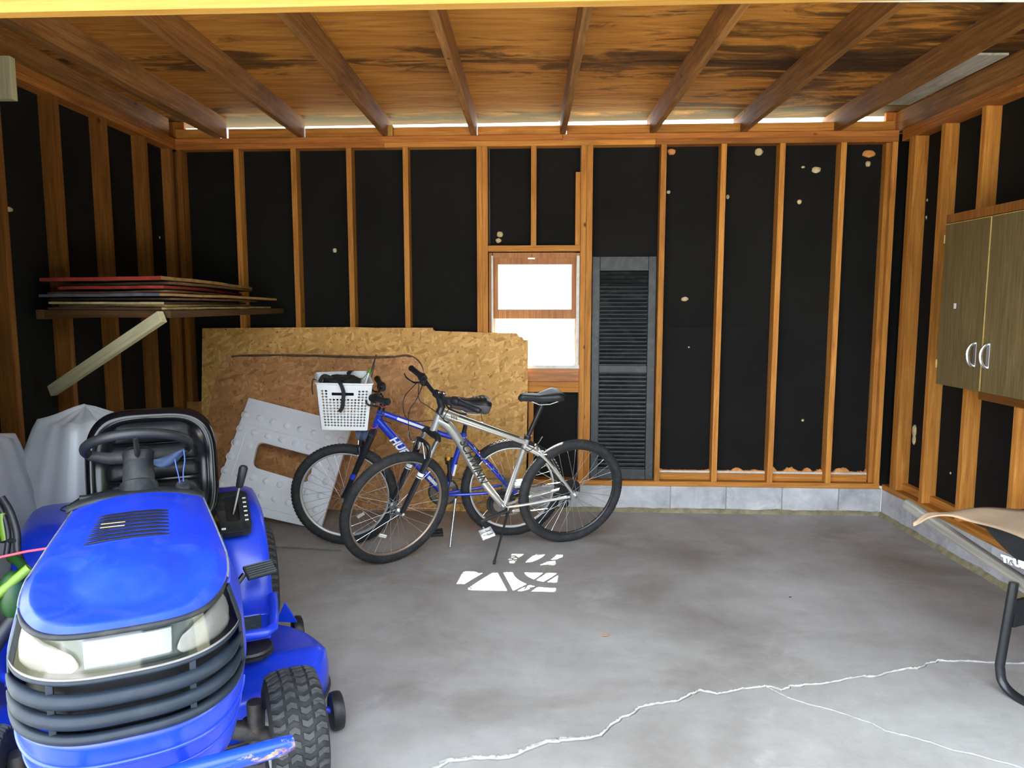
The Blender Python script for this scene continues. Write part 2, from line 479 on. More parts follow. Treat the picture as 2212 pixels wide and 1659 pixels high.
# ================= THE SETTING =================
# back wall frame: s along the wall, z up, d outwards from the stud faces
_k = 1 / math.sqrt(1 + 0.052 ** 2)
UB = Vector((_k, -0.052 * _k, 0)); NB = Vector((0.052 * _k, _k, 0)); OB = Vector((0, 5.17, 0))
def bw(s, z, d=0.0): return OB + UB * s + NB * d + Vector((0, 0, z))
def pb(px, py, d=0.0):
    p = on(px, py, OB + NB * d, NB) - OB
    return p.dot(UB), p.z
RW = 0.008
def xr(Y): return 2.633 + RW * (Y - 5.04)
def xl(Y): return -2.393 + RW * (Y - 5.30)
NR = Vector((1, -RW, 0)).normalized(); UR = Vector((RW, 1, 0)).normalized()
def pr(px, py, d=0.0):     # point on the right wall
    return on(px, py, Vector((xr(0) + d, 0, 0)), NR)
def pl(px, py, d=0.0):     # point on the left wall
    return on(px, py, Vector((xl(0) - d, 0, 0)), NR)
S_R = 2.62; S_L = -2.40      # ends of the back wall along s
ZB = 0.19                   # top of the block course
ZS = 0.228                  # top of the sill plate
ZT = 2.592                  # underside of the top plate
ZP = 2.668                  # top of the double top plate
ZD = 2.808                  # underside of the roof deck
YF = 1.92                   # inner face of the front wall (door opening)

MB = frame(OB, UB, NB, (0, 0, 1))   # local x = s, y = d, z = z

# ---- floor: three slabs parted by the cracks ----
def fl(px, py): p = atZ(px, py, 0.0); return (p.x, p.y)
crack_px = [(600, 1900), (800, 1745), (930, 1672), (970, 1648), (1020, 1640), (1075, 1642), (1110, 1636), (1150, 1618), (1185, 1606), (1215, 1603), (1262, 1599), (1300, 1590), (1322, 1570),
            (1345, 1552), (1368, 1545), (1385, 1530), (1412, 1524), (1440, 1519), (1470, 1515), (1495, 1500), (1512, 1494), (1550, 1500), (1585, 1494), (1620, 1488), (1655, 1484)]
crack_r = [(1690, 1492), (1712, 1484), (1740, 1482), (1790, 1478), (1830, 1469), (1870, 1462), (1890, 1464), (1930, 1452), (1965, 1446), (1985, 1446), (2005, 1436), (2030, 1429), (2080, 1430), (2140, 1433), (2212, 1436)]
crack_b = [(1685, 1500), (1710, 1512), (1745, 1522), (1785, 1532), (1830, 1546), (1880, 1563), (1910, 1580), (1960, 1592), (2010, 1606), (2060, 1622), (2120, 1636), (2212, 1662)]
def jag(P, amp=0.004, n=3):
    out = []
    for i in range(len(P) - 1):
        a, b = Vector(P[i]), Vector(P[i + 1])
        for k in range(n):
            p = a.lerp(b, k / n)
            if k or i: p = p + Vector((random.uniform(-amp, amp), random.uniform(-amp, amp)))
            out.append((p.x, p.y))
    out.append(tuple(P[-1]))
    return out
CA = jag([fl(*p) for p in crack_px], 0.004, 3)
CR = jag([CA[-1]] + [fl(*p) for p in crack_r] + [(2.63, fl(2212, 1436)[1] - 0.02)], 0.004, 3)
CBr = jag([CA[-1]] + [fl(*p) for p in crack_b] + [(2.63, fl(2212, 1662)[1] - 0.25)], 0.003, 3)
CA = [(-2.41, 0.9), (-1.2, 1.15)] + CA
back_y = 5.172
far = [(2.64, 5.03), (-2.40, 5.30)]
floor = struct(box('floor', (0.1, 2.2, -0.16), (5.6, 6.6, 0.1), M['dirt']))
def slab(poly, dz=0.0):
    bm = bmesh.new(); add_prism(bm, poly, -0.10, 0.0 + dz)
    o = obj('slab', bm, M['floor'], floor)
    return o
gap = 0.004
slab([(x, y + gap) for x, y in CA] + [(x, y + gap) for x, y in CR[1:]] + far)
slab([(x, y - gap * 0.6) for x, y in CR] + [(x, y + gap * 0.3) for x, y in reversed(CBr[1:])])
slab([(x, y - gap) for x, y in CA] + [(x, y - gap) for x, y in CBr[1:]] + [(2.64, 1.3), (2.3, 1.3), (2.3, 0.4), (-2.2, 0.4), (-2.41, 0.5)])
def lip(name, line, w0, hgt, mat, off=0.0, amp=1.0):
    """chalky build-up along the crack: low irregular ridge"""
    bm = bmesh.new()
    rows = []
    P = [Vector((a, b, 0)) for a, b in line]
    for i, p in enumerate(P):
        t = (P[min(i + 1, len(P) - 1)] - P[max(i - 1, 0)]).normalized()
        n = Vector((-t.y, t.x, 0))
        w = w0 * (0.55 + 0.9 * random.random() * amp)
        h = hgt * (0.5 + random.random())
        q = p + n * (off + gap)
        rows.append([q + Vector((0, 0, -0.004)), q + n * w * 0.15 + Vector((0, 0, h)), q + n * w * 0.6 + Vector((0, 0, h * 0.7)), q + n * w + Vector((0, 0, -0.003))])
    grid_surf(bm, rows)
    return obj(name, bm, mat, floor, smooth=True)
def dense(line, n=3):
    out = []
    for i in range(len(line) - 1):
        for k in range(n): out.append(tuple(Vector(line[i]).lerp(Vector(line[i + 1]), k / n)))
    return out + [line[-1]]
lip('crack_edge', dense(CA[6:]), 0.011, 0.005, M['chalk'])
lip('crack_edge', dense(CA[6:34]), 0.026, 0.004, M['chalk'])
lip('crack_edge', dense(CR), 0.011, 0.005, M['chalk'])
lip('crack_edge', dense(CBr), 0.006, 0.002, M['chalk'])

# ---- outdoors ----
g = struct(box('ground', (0, 2.0, -0.30), (80, 80, 0.2), M['ground']))
apron = struct(box('driveway', (0, -5.5, -0.10), (9, 11.6, 0.14), M['drive']))

shade_block = struct(box('shade_block', (5.2, -4.6, 1.9), (3.4, 7.6, 4.4), plain('dark_light_blocker', (0.03, 0.05, 0.02), 0.95, var=.4, scale=6), None))  # unseen block added outside to keep light off the left wall
# ---- back wall ----
def local_box(name, x0, x1, y0, y1, z0, z1, mat, parent, bev=0.0):
    bm = bmesh.new(); add_box(bm, ((x0 + x1) / 2, (y0 + y1) / 2, (z0 + z1) / 2), (x1 - x0, y1 - y0, z1 - z0), bev=bev)
    return obj(name, bm, mat, parent)
wl_s, wb_z = pb(1058, 795, 0.0); wr_s, wt_z = pb(1250, 548, 0.0)
wl_s, wr_s = pb(1056, 657)[0], pb(1252, 657)[0]
wb_z = pb(1200, 797)[1]; wt_z = pb(1200, 545)[1]
# siding outside, as one shell with a hole for the window
bm = bmesh.new()
def ring_wall(bm, x0, x1, z0, z1, hx0, hx1, hz0, hz1, y0, y1):
    for (a, b, c, d) in ((x0, hx0, z0, z1), (hx1, x1, z0, z1), (hx0, hx1, z0, hz0), (hx0, hx1, hz1, z1)):
        if b > a and d > c: add_box(bm, ((a + b) / 2, (y0 + y1) / 2, (c + d) / 2), (b - a, y1 - y0, d - c))
ring_wall(bm, S_L - 0.15, S_R + 0.15, -0.2, ZP - 0.004, wl_s, wr_s, wb_z + 0.0, wt_z, 0.104, 0.125)
wall_back = struct(obj('wall_back', bm, M['siding'], None, MB))
# black sheathing sheets, butted at studs
def stud_s(px, py=657, d=0.0): return pb(px, py, d)[0]
T = 0.038; W = 0.089
fronts = [(stud_s(518, 675), 1), (stud_s(638.5, 675), 1), (stud_s(755.6, 675), 1), (stud_s(875, 675), 1)]
rights = [stud_s(1433), stud_s(1560), stud_s(1684), stud_s(1813)]
joints = [S_L - 0.1, fronts[1][0] + T / 2, wl_s, wr_s, rights[1] - T / 2, S_R + 0.1]
for i in range(len(joints) - 1):
    a, b = joints[i] + 0.002, joints[i + 1] - 0.002
    if i == 2:
        local_box('sheathing_sheet', a, b, W, 0.103, wt_z, ZP - 0.005, M['felt'], wall_back)
        local_box('sheathing_sheet', a, b, W, 0.103, ZB, wb_z, M['felt'], wall_back)
    else:
        local_box('sheathing_sheet', a, b, W, 0.103, ZB + 0.001, 1.33, M['felt'], wall_back)
        local_box('sheathing_sheet', a, b, W, 0.103, 1.3303, ZP - 0.005, M['felt'], wall_back)
def bstud(s0, s1, z0=ZS, z1=ZT, d0=0.0, d1=W, mat='stud', name='stud'):
    L_ = z1 - z0
    mw = frame(((s0 + s1) / 2, (d0 + d1) / 2, (z0 + z1) / 2), (1, 0, 0), (0, 1, 0), (0, 0, 1))
    b = bmesh.new(); add_box(b, (0, 0, 0), (s1 - s0, d1 - d0, L_), bev=0.002)
    return obj(name, b, M[mat], wall_back, mw)
def bplate(s0, s1, z0, z1, d0=0.0, d1=W, mat='plate', name='plate'):
    mw = frame(((s0 + s1) / 2, (d0 + d1) / 2, (z0 + z1) / 2), (0, 0, 1), (0, -1, 0), (1, 0, 0))
    b = bmesh.new(); add_box(b, (0, 0, 0), (z1 - z0, d1 - d0, s1 - s0), bev=0.002)
    return obj(name, b, M[mat], wall_back, mw)
for s0, _ in fronts: bstud(s0, s0 + T)
for s1 in rights: bstud(s1 - T, s1)
a0 = pb(1031, 680)[0]
bstud(a0, a0 + T, mat='stud'); bstud(a0 + T + 0.001, a0 + 2 * T + 0.001, z0=ZS)
k0 = pb(1253, 600)[0]
bstud(k0, k0 + T); bstud(k0 + T + 0.001, k0 + 2 * T + 0.006)
bstud(k0 - T + 0.002, k0 - 0.001, pb(1245, 530)[1], pb(1245, 370)[1], 0.02)
zc = pb(1150, 530)[1]
bstud(pb(1147, 430)[0], pb(1147, 430)[0] + T, zc, ZT)
bplate(a0 + 2 * T + 0.002, k0 - 0.001, pb(1150, 543)[1], pb(1150, 530)[1], mat='stud', name='window_header')
bplate(a0 + 2 * T + 0.002, k0 - 0.001, pb(1150, 824)[1], pb(1150, 796)[1], mat='frame_wood', name='sill_board')
bplate(a0 + 2 * T + 0.002, k0 - 0.001, pb(1150, 847)[1], pb(1150, 824.5)[1], 0.003, mat='stud', name='sill_board')
bstud(pb(1141, 950)[0], pb(1141, 950)[0] + T, ZS, pb(1150, 848)[1])
bstud(S_L + 0.002, S_L + T, mat='stud_dark'); bstud(S_R - T, S_R - 0.002)
bstud(S_R - T - 0.03, S_R - T - 0.002, ZS, ZT, 0.03)
# plates
bplate(S_L, 0.35, ZP - T, ZP, name='top_plate'); bplate(0.352, S_R, ZP - T, ZP, name='top_plate')
bplate(S_L, -0.9, ZT, ZT + T - 0.001, name='top_plate'); bplate(-0.898, 0.99, ZT, ZT + T - 0.001, mat='stud', name='top_plate'); bplate(0.992, S_R, ZT, ZT + T - 0.001, name='top_plate')
bplate(S_L, S_R, ZB + 0.001, ZS, -0.002, W + 0.05, mat='stud', name='sill_plate')
# second plate lying against the sheathing between studs (right bays)
edges = [k0 + 2 * T + 0.007] + rights + [S_R - T - 0.03]
for i in range(len(edges) - 1):
    a = edges[i] + 0.001; b_ = edges[i + 1] - (T if i < 4 else 0) - 0.001
    if i >= 1:
        bplate(a, b_, ZS + 0.001, ZS + 0.052, 0.05, W - 0.001, mat='stud', name='nailing_strip')
        local_box('insulation_strip', a, b_, 0.055, W - 0.002, ZS + 0.0525, ZS + 0.066, M['foam_white'], wall_back)
        # ragged spray foam lumps
        bm = bmesh.new()
        nseg = 60; rows = []
        for k in range(nseg + 1):
            s = a + (b_ - a) * k / nseg
            h = 0.003 + (0.040 * max(0, mnoise.noise(Vector((s * 14, i * 3.3, 0.2)))) ** 0.8 + 0.012 * abs(mnoise.noise(Vector((s * 55, i, 3))))) * (1.5 if i > 2 else 0.9)
            rows.append([Vector((s, 0.062 + 0.01 * mnoise.noise(Vector((s * 30, 1, 2))), ZS + 0.064)), Vector((s, 0.060, ZS + 0.064 + h * .7)), Vector((s, 0.07, ZS + 0.064 + h)), Vector((s, W - 0.001, ZS + 0.064 + h * 0.8))])
        grid_surf(bm, rows)
        o = obj('spray_foam', bm, M['foam'], wall_back, smooth=True); 
# blocking between rafters, leaving the light slit above it
RX = [-2.41, -2.11, -1.51, -0.905, -0.284, 0.338, 0.955, 1.57, 2.20, 2.60]
zslit = pb(1100, 272, 0.03)[1]
zsl = [zslit + 0.006, zslit + 0.004, zslit + 0.002, zslit + .001, zslit, zslit, zslit, zslit, zslit]
for i in range(len(RX) - 1):
    a, b_ = RX[i] + 0.041 + (.045 if i == 1 else 0), RX[i + 1] - 0.001
    if i == 0: a = RX[0] + 0.0
    bplate(a, b_, ZP + 0.001, zsl[i], 0.03, 0.05, mat='stud', name='eave_blocking')
bb = pb(842, 283, 0.0)
local_box('eave_block', bb[0] - 0.022, bb[0] + 0.022, -0.01, 0.028, ZP + 0.001, ZP + 0.075, M['header'], wall_back, 0.002)
local_box('eave_blocking', S_L - 0.2, RX[0] + 0.03, 0.10, 0.13, ZP, ZD, M['plate'], wall_back)
local_box('eave_blocking', RX[9] - 0.03, S_R + 0.2, 0.10, 0.13, ZP, ZD, M['plate'], wall_back)
# block course
bs = [S_L - 0.02]
bx = [pb(p, 1078)[0] for p in (1448, 1568, 1688, 1808)]
first = bx[0]
step = bx[1] - bx[0]
pos = [first + step * k for k in range(-11, 4)]
pos = [S_L - 0.02] + [p for p in pos if p > S_L + 0.1] + [S_R + 0.02]
for i in range(len(pos) - 1):
    local_box('concrete_block', pos[i] + 0.003, pos[i + 1] - 0.003, -0.002 + random.uniform(-.002, .002), 0.15, 0.0, ZB, M['block'], wall_back, 0.004)
local_box('mortar_bed', S_L, S_R, 0.004, 0.14, -0.02, ZB - 0.004, M['mortar'], wall_back)
bm = bmesh.new(); rows = []
for k in range(121):
    s = S_L + (S_R - S_L) * k / 120
    n1 = mnoise.noise(Vector((s * 6, 0, 0))); n2 = mnoise.noise(Vector((s * 17, 4, 0)))
    h = 0.030 + 0.010 * n1 + 0.006 * n2; w = 0.022 + 0.010 * n2 + 0.006 * n1
    rows.append([Vector((s, 0.002, h)), Vector((s, -0.008, h * 0.9)), Vector((s, -w, 0.006)), Vector((s, -w - 0.006, -0.002))])
grid_surf(bm, rows)
obj('mortar_fillet', bm, M['moss'], wall_back, smooth=True)

# foam and nest spots on the sheathing
def spot(px, py, rpx, mat, parent, fn=pb, name='foam_blob', asp=1.0, d=0.088):
    bm = bmesh.new(); bmesh.ops.create_icosphere(bm, subdivisions=2, radius=1.0)
    r = rpx / 305.0
    sd = random.random() * 50
    for v in bm.verts:
        n = 1 + 0.35 * mnoise.noise(v.co * 2.2 + Vector((sd, 0, 0)))
        v.co = Vector((v.co.x * r * n * asp, v.co.y * r * 0.35 * n, v.co.z * r * n))
    if fn is pb:
        s, z = pb(px, py, d)
        for v in bm.verts: v.co += Vector((s, d, z))
        return obj(name, bm, mat, parent, smooth=True)
    p = fn(px, py, 0.088)
    for v in bm.verts: v.co = Vector((p.x + v.co.y, p.y + v.co.x, p.z + v.co.z))
    return obj(name, bm, mat, parent, smooth=True)
for (px, py, r, mt, asp) in ((1080, 506, 6.5, 'foam_pale', 1), (1077, 520, 5.5, 'foam_pale', 1.2), (723, 541, 5, 'foam_pale', 1), (1639, 328, 8.5, 'foam_pale', 1), (1451, 328, 7, 'foam', 1.3),
                             (1763, 367, 7, 'foam_pale', 1.4), (1877, 332, 8, 'foam', 1.7), (1875, 354, 6, 'foam_pale', 1), (1727, 436, 5, 'foam_pale', 1), (1572, 425, 5, 'foam_pale', .7), (1444, 415, 4, 'foam_pale', 1),
                             (1479, 646, 5, 'foam_pale', 1.6), (1734, 908, 3, 'foam_pale', 1), (1735, 361, 2.5, 'foam_pale', 1.6), (1488, 750, 2, 'foam_pale', 1)):
    spot(px, py, r, M[mt], wall_back, asp=asp)

# ---- window ----
WN = empty('window_1', mw=MB.copy()); struct(WN)
def wbox(name, px0, py0, px1, py1, d0, d1, mat, bev=0.002, parent=None):
    dm = d0
    s0, z1 = pb(px0, py0, dm); s1, z0 = pb(px1, py1, dm)
    return local_box(name, min(s0, s1), max(s0, s1), d0, d1, z0, z1, M[mat], parent or WN, bev)
# casing
wbox('window_frame', 1056, 546, 1064, 796, 0.02, 0.12, 'frame_wood'); wbox('window_frame', 1245, 546, 1251.5, 796, 0.02, 0.12, 'frame_wood')
wbox('window_frame', 1064.5, 546, 1244.5, 556, 0.02, 0.12, 'frame_wood')
wbox('stop_bead', 1061, 552, 1065.5, 790, 0.004, 0.0195, 'whitewood'); wbox('stop_bead', 1246, 552, 1250, 790, 0.004, 0.0195, 'whitewood')
wbox('window_sill', 1058, 788, 1251, 796.5, -0.002, 0.125, 'whitewood')
sash = wbox('upper_sash', 1064, 556, 1246, 571, 0.055, 0.085, 'frame_wood')
wbox('sash_stile', 1064, 571, 1076, 688, 0.055, 0.085, 'frame_wood', parent=sash); wbox('sash_stile', 1235, 571, 1246, 688, 0.055, 0.085, 'frame_wood', parent=sash)
wbox('sash_rail', 1076, 668, 1235, 688, 0.050, 0.085, 'frame_wood', parent=sash)
wbox('sash_lock', 1140, 554, 1156, 560, 0.045, 0.055, 'steel', parent=sash)
sash2 = wbox('lower_sash', 1065, 782, 1246, 789, 0.086, 0.112, 'whitewood')
wbox('sash_stile', 1065, 689, 1071, 782, 0.086, 0.112, 'whitewood', parent=sash2); wbox('sash_stile', 1241, 689, 1246, 782, 0.086, 0.112, 'whitewood', parent=sash2)
wbox('sash_rail', 1065, 683, 1246, 689.5, 0.086, 0.112, 'whitewood', parent=sash2)
mg, nt, b = newmat('window_glass')
for n_ in list(nt.nodes):
    if n_.type == 'BSDF_PRINCIPLED': nt.nodes.remove(n_)
tr = N(nt, 'ShaderNodeBsdfTransparent'); gl = N(nt, 'ShaderNodeBsdfGlossy'); gl.inputs['Roughness'].default_value = 0.05
mxs = N(nt, 'ShaderNodeMixShader'); mxs.inputs[0].default_value = 0.06; L(nt, tr.outputs[0], mxs.inputs[1]); L(nt, gl.outputs[0], mxs.inputs[2])
tr.inputs[0].default_value = (0.93, 0.95, 0.94, 1)
L(nt, mxs.outputs[0], nt.nodes['Material Output'].inputs[0])
M['glass'] = mg
wbox('window_pane', 1075, 570, 1236, 669, 0.068, 0.072, 'glass', 0, sash)
wbox('window_pane', 1070, 688, 1242, 783, 0.098, 0.102, 'glass', 0, sash2)

# ---- right wall ----
def side_wall(name, sgn, xf, Y0, Y1):
    """sgn +1 right, -1 left; sheathing slab just outside the studs"""
    bm = bmesh.new()
    a = [(xf(Y0) + sgn * W, Y0), (xf(Y1) + sgn * W, Y1), (xf(Y1) + sgn * (W + .03), Y1), (xf(Y0) + sgn * (W + .03), Y0)]
    add_prism(bm, a, ZB, ZD)
    return struct(obj(name, bm, M['felt']))
wall_right = side_wall('wall_right', 1, xr, YF, 5.15)
wall_left = side_wall('wall_left', -1, xl, YF, 5.40)
def sstud(parent, sgn, xf, Y, z0=ZS, z1=ZT, mat='stud', d0=0.0, name='stud'):
    x0 = xf(Y) + sgn * d0; x1 = xf(Y) + sgn * W
    b = bmesh.new(); add_box(b, (0, 0, 0), (abs(x1 - x0), T, z1 - z0), bev=0.002)
    return obj(name, b, M[mat], parent, frame(((x0 + x1) / 2, Y + T / 2, (z0 + z1) / 2), (1, 0, 0), (0, 1, 0), (0, 0, 1)))
YRs = [pr(1990, 1090).y, pr(2071, 1100).y, pr(2184, 1105).y]
st = YRs[1] - YRs[2]
ys = [4.93 - T] + YRs + [YRs[2] - 0.42 * k for k in range(1, 8)]
for y in ys:
    if y > YF + 0.1: sstud(wall_right, 1, xr, y)
sstud(wall_right, 1, xr, 4.93 - 2 * T - 0.001)
def splate(parent, sgn, xf, Y0, Y1, z0, z1, mat='plate', d0=0.0, d1=W, name='top_plate'):
    p0 = Vector((xf(Y0) + sgn * (d0 + d1) / 2, Y0, (z0 + z1) / 2)); p1 = Vector((xf(Y1) + sgn * (d0 + d1) / 2, Y1, (z0 + z1) / 2))
    return board(name, p0, p1, d1 - d0, z1 - z0, M[mat], parent)
YBR = 5.025; YBL = 5.29
splate(wall_right, 1, xr, YF + .1, YBR, ZP - T, ZP)
splate(wall_right, 1, xr, YF + .1, 3.9, ZT, ZT + T - .001); splate(wall_right, 1, xr, 3.902, YBR, ZT, ZT + T - .001)
splate(wall_right, 1, xr, YF + .1, YBR, ZB + .001, ZS, 'stud', -0.002, W + 0.05, 'sill_plate')
for i in range(1, 5):
    splate(wall_right, 1, xr, ys[i] + T + 0.002, ys[i - 1] - (T + .002 if i == 1 else 0.001), ZS + .001, ZS + .05, 'stud', 0.05, W - .001, 'nailing_strip')
def side_blocks(parent, sgn, xf, Y0, Y1):
    y = Y1
    while y > Y0:
        y2 = max(Y0, y - 0.40)
        bm = bmesh.new(); add_box(bm, (xf((y + y2) / 2) + sgn * 0.074, (y + y2) / 2, ZB / 2), (0.152, y - y2 - 0.006, ZB), bev=0.004)
        obj('concrete_block', bm, M['block'], parent)
        y = y2
    bm = bmesh.new(); rows = []
    for k in range(81):
        Y = Y0 + (Y1 - Y0) * k / 80
        n1 = mnoise.noise(Vector((Y * 6, 9, 0))); n2 = mnoise.noise(Vector((Y * 17, 14, 0)))
        h = 0.030 + 0.010 * n1 + 0.006 * n2; w = 0.022 + 0.010 * n2 + 0.006 * n1
        x = xf(Y)
        rows.append([Vector((x + sgn * .002, Y, h)), Vector((x - sgn * .008, Y, h * .9)), Vector((x - sgn * w, Y, .006)), Vector((x - sgn * (w + .006), Y, -.002))])
    grid_surf(bm, rows)
    obj('mortar_fillet', bm, M['moss'], parent, smooth=True)
    splate(parent, sgn, xf, Y0, Y1, -0.02, ZB - 0.003, 'mortar', 0.006, 0.14, 'mortar_bed')
side_blocks(wall_right, 1, xr, YF, YBR)
side_blocks(wall_left, -1, xl, YF, YBL)
for (px, py, r, mt, asp) in ((2003, 432, 3, 'foam_pale', 1), (2001, 470, 4, 'foam_pale', .6), (1980, 531, 3, 'foam_pale', 1), (1973, 648, 8, 'foam', .8), (1967, 797, 6, 'foam_pale', 1.4), (1976, 930, 13, 'foam_pale', .5), (1975, 950, 10, 'foam_pale', .5), (2053, 1022, 2.5, 'foam_white', 1)):
    spot(px, py, r, M[mt], wall_right, pr, asp=asp)

# ---- left wall ----
ysl = [pl(27, 657).y, pl(151, 657).y, pl(251, 657).y, pl(334, 657).y, pl(408, 657).y]
for y in ysl + [ysl[0] - 0.45 * k for k in range(1, 9)]:
    if y > YF + 0.1: sstud(wall_left, -1, xl, y - T / 2, mat='stud_dark')
sstud(wall_left, -1, xl, YBL - T - 0.002, mat='stud_dark', d0=0.02)
splate(wall_left, -1, xl, YF + .1, YBL, ZP - T, ZP, 'plate'); splate(wall_left, -1, xl, YF + .1, YBL, ZT, ZT + T - .001, 'plate')
splate(wall_left, -1, xl, YF + .1, YBL, ZB + .001, ZS, 'stud_dark', -0.002, W + .05, 'sill_plate')
for (px, py, r, mt, asp) in ((20, 452, 4, 'foam_pale', 2), (345, 513, 3, 'foam_pale', 1), (190, 233, 5, 'foam_pale', 3)):
    spot(px, py, r, M[mt], wall_left, pl, asp=asp)

# ---- roof ----
def ye(x): return YE0 - 0.07 * x
YE0 = 5.42
bm = bmesh.new(); add_prism(bm, [(-2.7, 1.05), (2.9, 1.05), (2.9, ye(2.9) + .01), (-2.7, ye(-2.7) + .01)], ZD + .02, ZD + .05)  # front overhang past the door: unseen, added to block steep sky light
ceiling = struct(obj('ceiling', bm, M['roofing']))
DX = 0.025
YE = 5.42
y1 = YE - 0.12
yy = YE
rowsY = [YE]
y_seam = atZ(1000, 130, ZD).y
yk = y_seam
while yk > YF + .2: rowsY.append(yk); yk -= 1.22
rowsY.append(YF - 0.05)
for i in range(len(rowsY) - 1):
    a, b_ = rowsY[i + 1], rowsY[i]
    xs = [-2.7, 0.34, 2.80] if i % 2 == 0 else [-2.7, -0.90, 1.56, 2.80]
    for j in range(len(xs) - 1):
        bm = bmesh.new(); add_box(bm, (0, 0, 0), (xs[j + 1] - xs[j] - 0.003, b_ - a - 0.004, 0.018))
        # keep material's edge band on the sheet's own long edges
        xm, ym = (xs[j] + xs[j + 1]) / 2, (a + b_) / 2
        if i == 0:
            for v in bm.verts:
                if v.co.y > 0: v.co.y = ye(v.co.x + xm) - ym
        obj('plywood_sheet', bm, M['ply'], ceiling, Matrix.Translation((xm, ym, ZD + 0.009)))
def rafter(x, mat='rafter', w=0.038, x2=None, name='rafter'):
    p0 = Vector((x, 5.30, (ZP + ZD) / 2 + 0.001)); p1 = Vector(((x2 if x2 is not None else x - DX * 3.3), YF + 0.0, (ZP + ZD) / 2 + 0.001))
    return board(name, p0, p1, w, ZD - ZP - 0.003, M[mat], ceiling, (1, 0, 0))
for i, x in enumerate(RX):
    yb = 5.17 - 0.052 * x
    if i == 0: rafter(-2.455, x2=-2.48); continue
    if i == len(RX) - 1: rafter(2.66, x2=2.64); continue
    rafter(x + 0.02)
    if i == 1: rafter(x + 0.065)
# sistered short pieces seen on the rafter ends
# pale sheet let in between the last two rafters
pp = [atZ(1905, 222, ZD - .006), atZ(2060, 222, ZD - .006)]
bm = bmesh.new(); add_box(bm, (0, 0, 0), (0.36, 0.012, 0.95))
obj('deck_patch', bm, M['pale_ply'], ceiling, frame((2.42 - .0, 4.42, ZD - 0.007), (1, 0, 0), (0, 0, -1), (0, 1, 0)))
# cross beam near the camera
pA = atZ(0, 40, 2.25); pB = atZ(2212, -3, 2.25)
dr = (pB - pA).normalized()
pA2 = pA - dr * ((pA.x + 2.0) / dr.x); pB2 = pB + dr * ((2.3 - pB.x) / dr.x)
off = Vector((0, -T / 2, 0.07))
print('beam', pA, pB)
beam = board('door_header', pA2 + off, pB2 + off, T, 0.14, M['header'], ceiling, (0, 1, 0))
# pale block nailed by the left wall plate
pq = pl(12, 170)
bxp = atX(15, 170, -2.30)
box('nailed_block', (bxp.x - 0.02, bxp.y, bxp.z), (0.10, 0.04, 0.19), M['creamwood'], wall_left, bev=0.003)

# ---- front wall with the open door ----
OP0, OP1, OPH = -1.60, 2.58, 2.29
bm = bmesh.new()
for (a, b_, c, d) in ((-2.55, OP0, 0, ZD), (OP1, 2.75, 0, ZD), (OP0, OP1, OPH, ZD)):
    add_box(bm, ((a + b_) / 2, YF + 0.05, (c + d) / 2), (b_ - a, 0.06, d - c))
wall_front = struct(obj('wall_front', bm, M['siding']))

# ================= SHEETS, BOARDS, CABINET AGAINST THE WALLS =================
class TPlane:
    """plane parallel to the back wall, foot at d0 in front of the studs, leaning back to d1 at height 1.2"""
    def __init__(s, d0, d1):
        s.z = (Vector((0, 0, 1)) * 1.2 + NB * (d1 - d0)).normalized()
        s.o = OB + NB * d0
        s.n = UB.cross(s.z).normalized()      # towards the room
        s.m = frame(s.o, UB, s.z, s.n)
        s.inv = s.m.inverted()
    def p(s, px, py):
        q = s.inv @ on(px, py, s.o, s.n)
        return (q.x, q.y)
def sheet(name, pl_, px, t, mat, label, cat, group=None, foot=False, jag_=0.0, holes=()):
    P = [pl_.p(*a) for a in px]
    if foot: P = [(x, max(y, 0.002) if y > 0.05 else 0.002) for x, y in P]
    if jag_:
        Q = []
        for i in range(len(P)):
            a, b_ = Vector(P[i]), Vector(P[(i + 1) % len(P)])
            n = max(1, int((b_ - a).length / 0.03))
            for k in range(n):
                q = a.lerp(b_, k / n)
                if k: q += Vector((random.uniform(-jag_, jag_), random.uniform(-jag_, jag_)))
                Q.append((q.x, q.y))
        P = Q
    o = prism(name, P, -t, 0, mat, None, pl_.m, holes)
    return tag(o, label, cat, group)
TB = TPlane(-0.055, -0.0125 - 0.004)
TA = TPlane(-0.070, -0.030)
TC = TPlane(-0.078, -0.038)
sheet('strand_board_sheet', TB, [(437, 709), (560, 708), (760, 706.5), (808, 708), (935, 708), (935, 800), (437, 800)], 0.011, M['osb'], 'narrow strip of strand board peeking over the top of the big sheet', 'wood sheet')
sheet('strand_board_sheet', TB, [(403, 868), (470, 866), (640, 866), (640, 1099), (403, 1099)], 0.011, M['osb3'], 'darker strand board sheet low at the left, behind the big sheet and the tractor seat', 'wood sheet', foot=True, jag_=0.002)
sheet('strand_board_sheet', TA, [(437, 714), (700, 711), (932, 709.5), (940, 715), (1040, 718), (1117, 720), (1121, 727), (1128, 728), (1131, 734), (1141, 735), (1139, 900), (1135, 1099), (433, 1099)], 0.011, M['osb'], 'big strand board sheet leaning on the studs and covering part of the window', 'wood sheet', foot=True, jag_=0.0008)
rc = [(915 - 40 + 40 * math.sin(a), 803 - 38 * math.cos(a)) for a in [i * PI / 16 for i in range(9)]]
oc = sheet('thin_board_sheet', TC, [(484, 770), (520, 764), (640, 763), (760, 766), (850, 768)] + rc + [(916, 900), (914, 1099), (428, 1099), (452, 880), (470, 800)], 0.006, M['osb2'], 'thin reddish board with a rounded upper corner resting against the big strand board', 'wood sheet', foot=True)
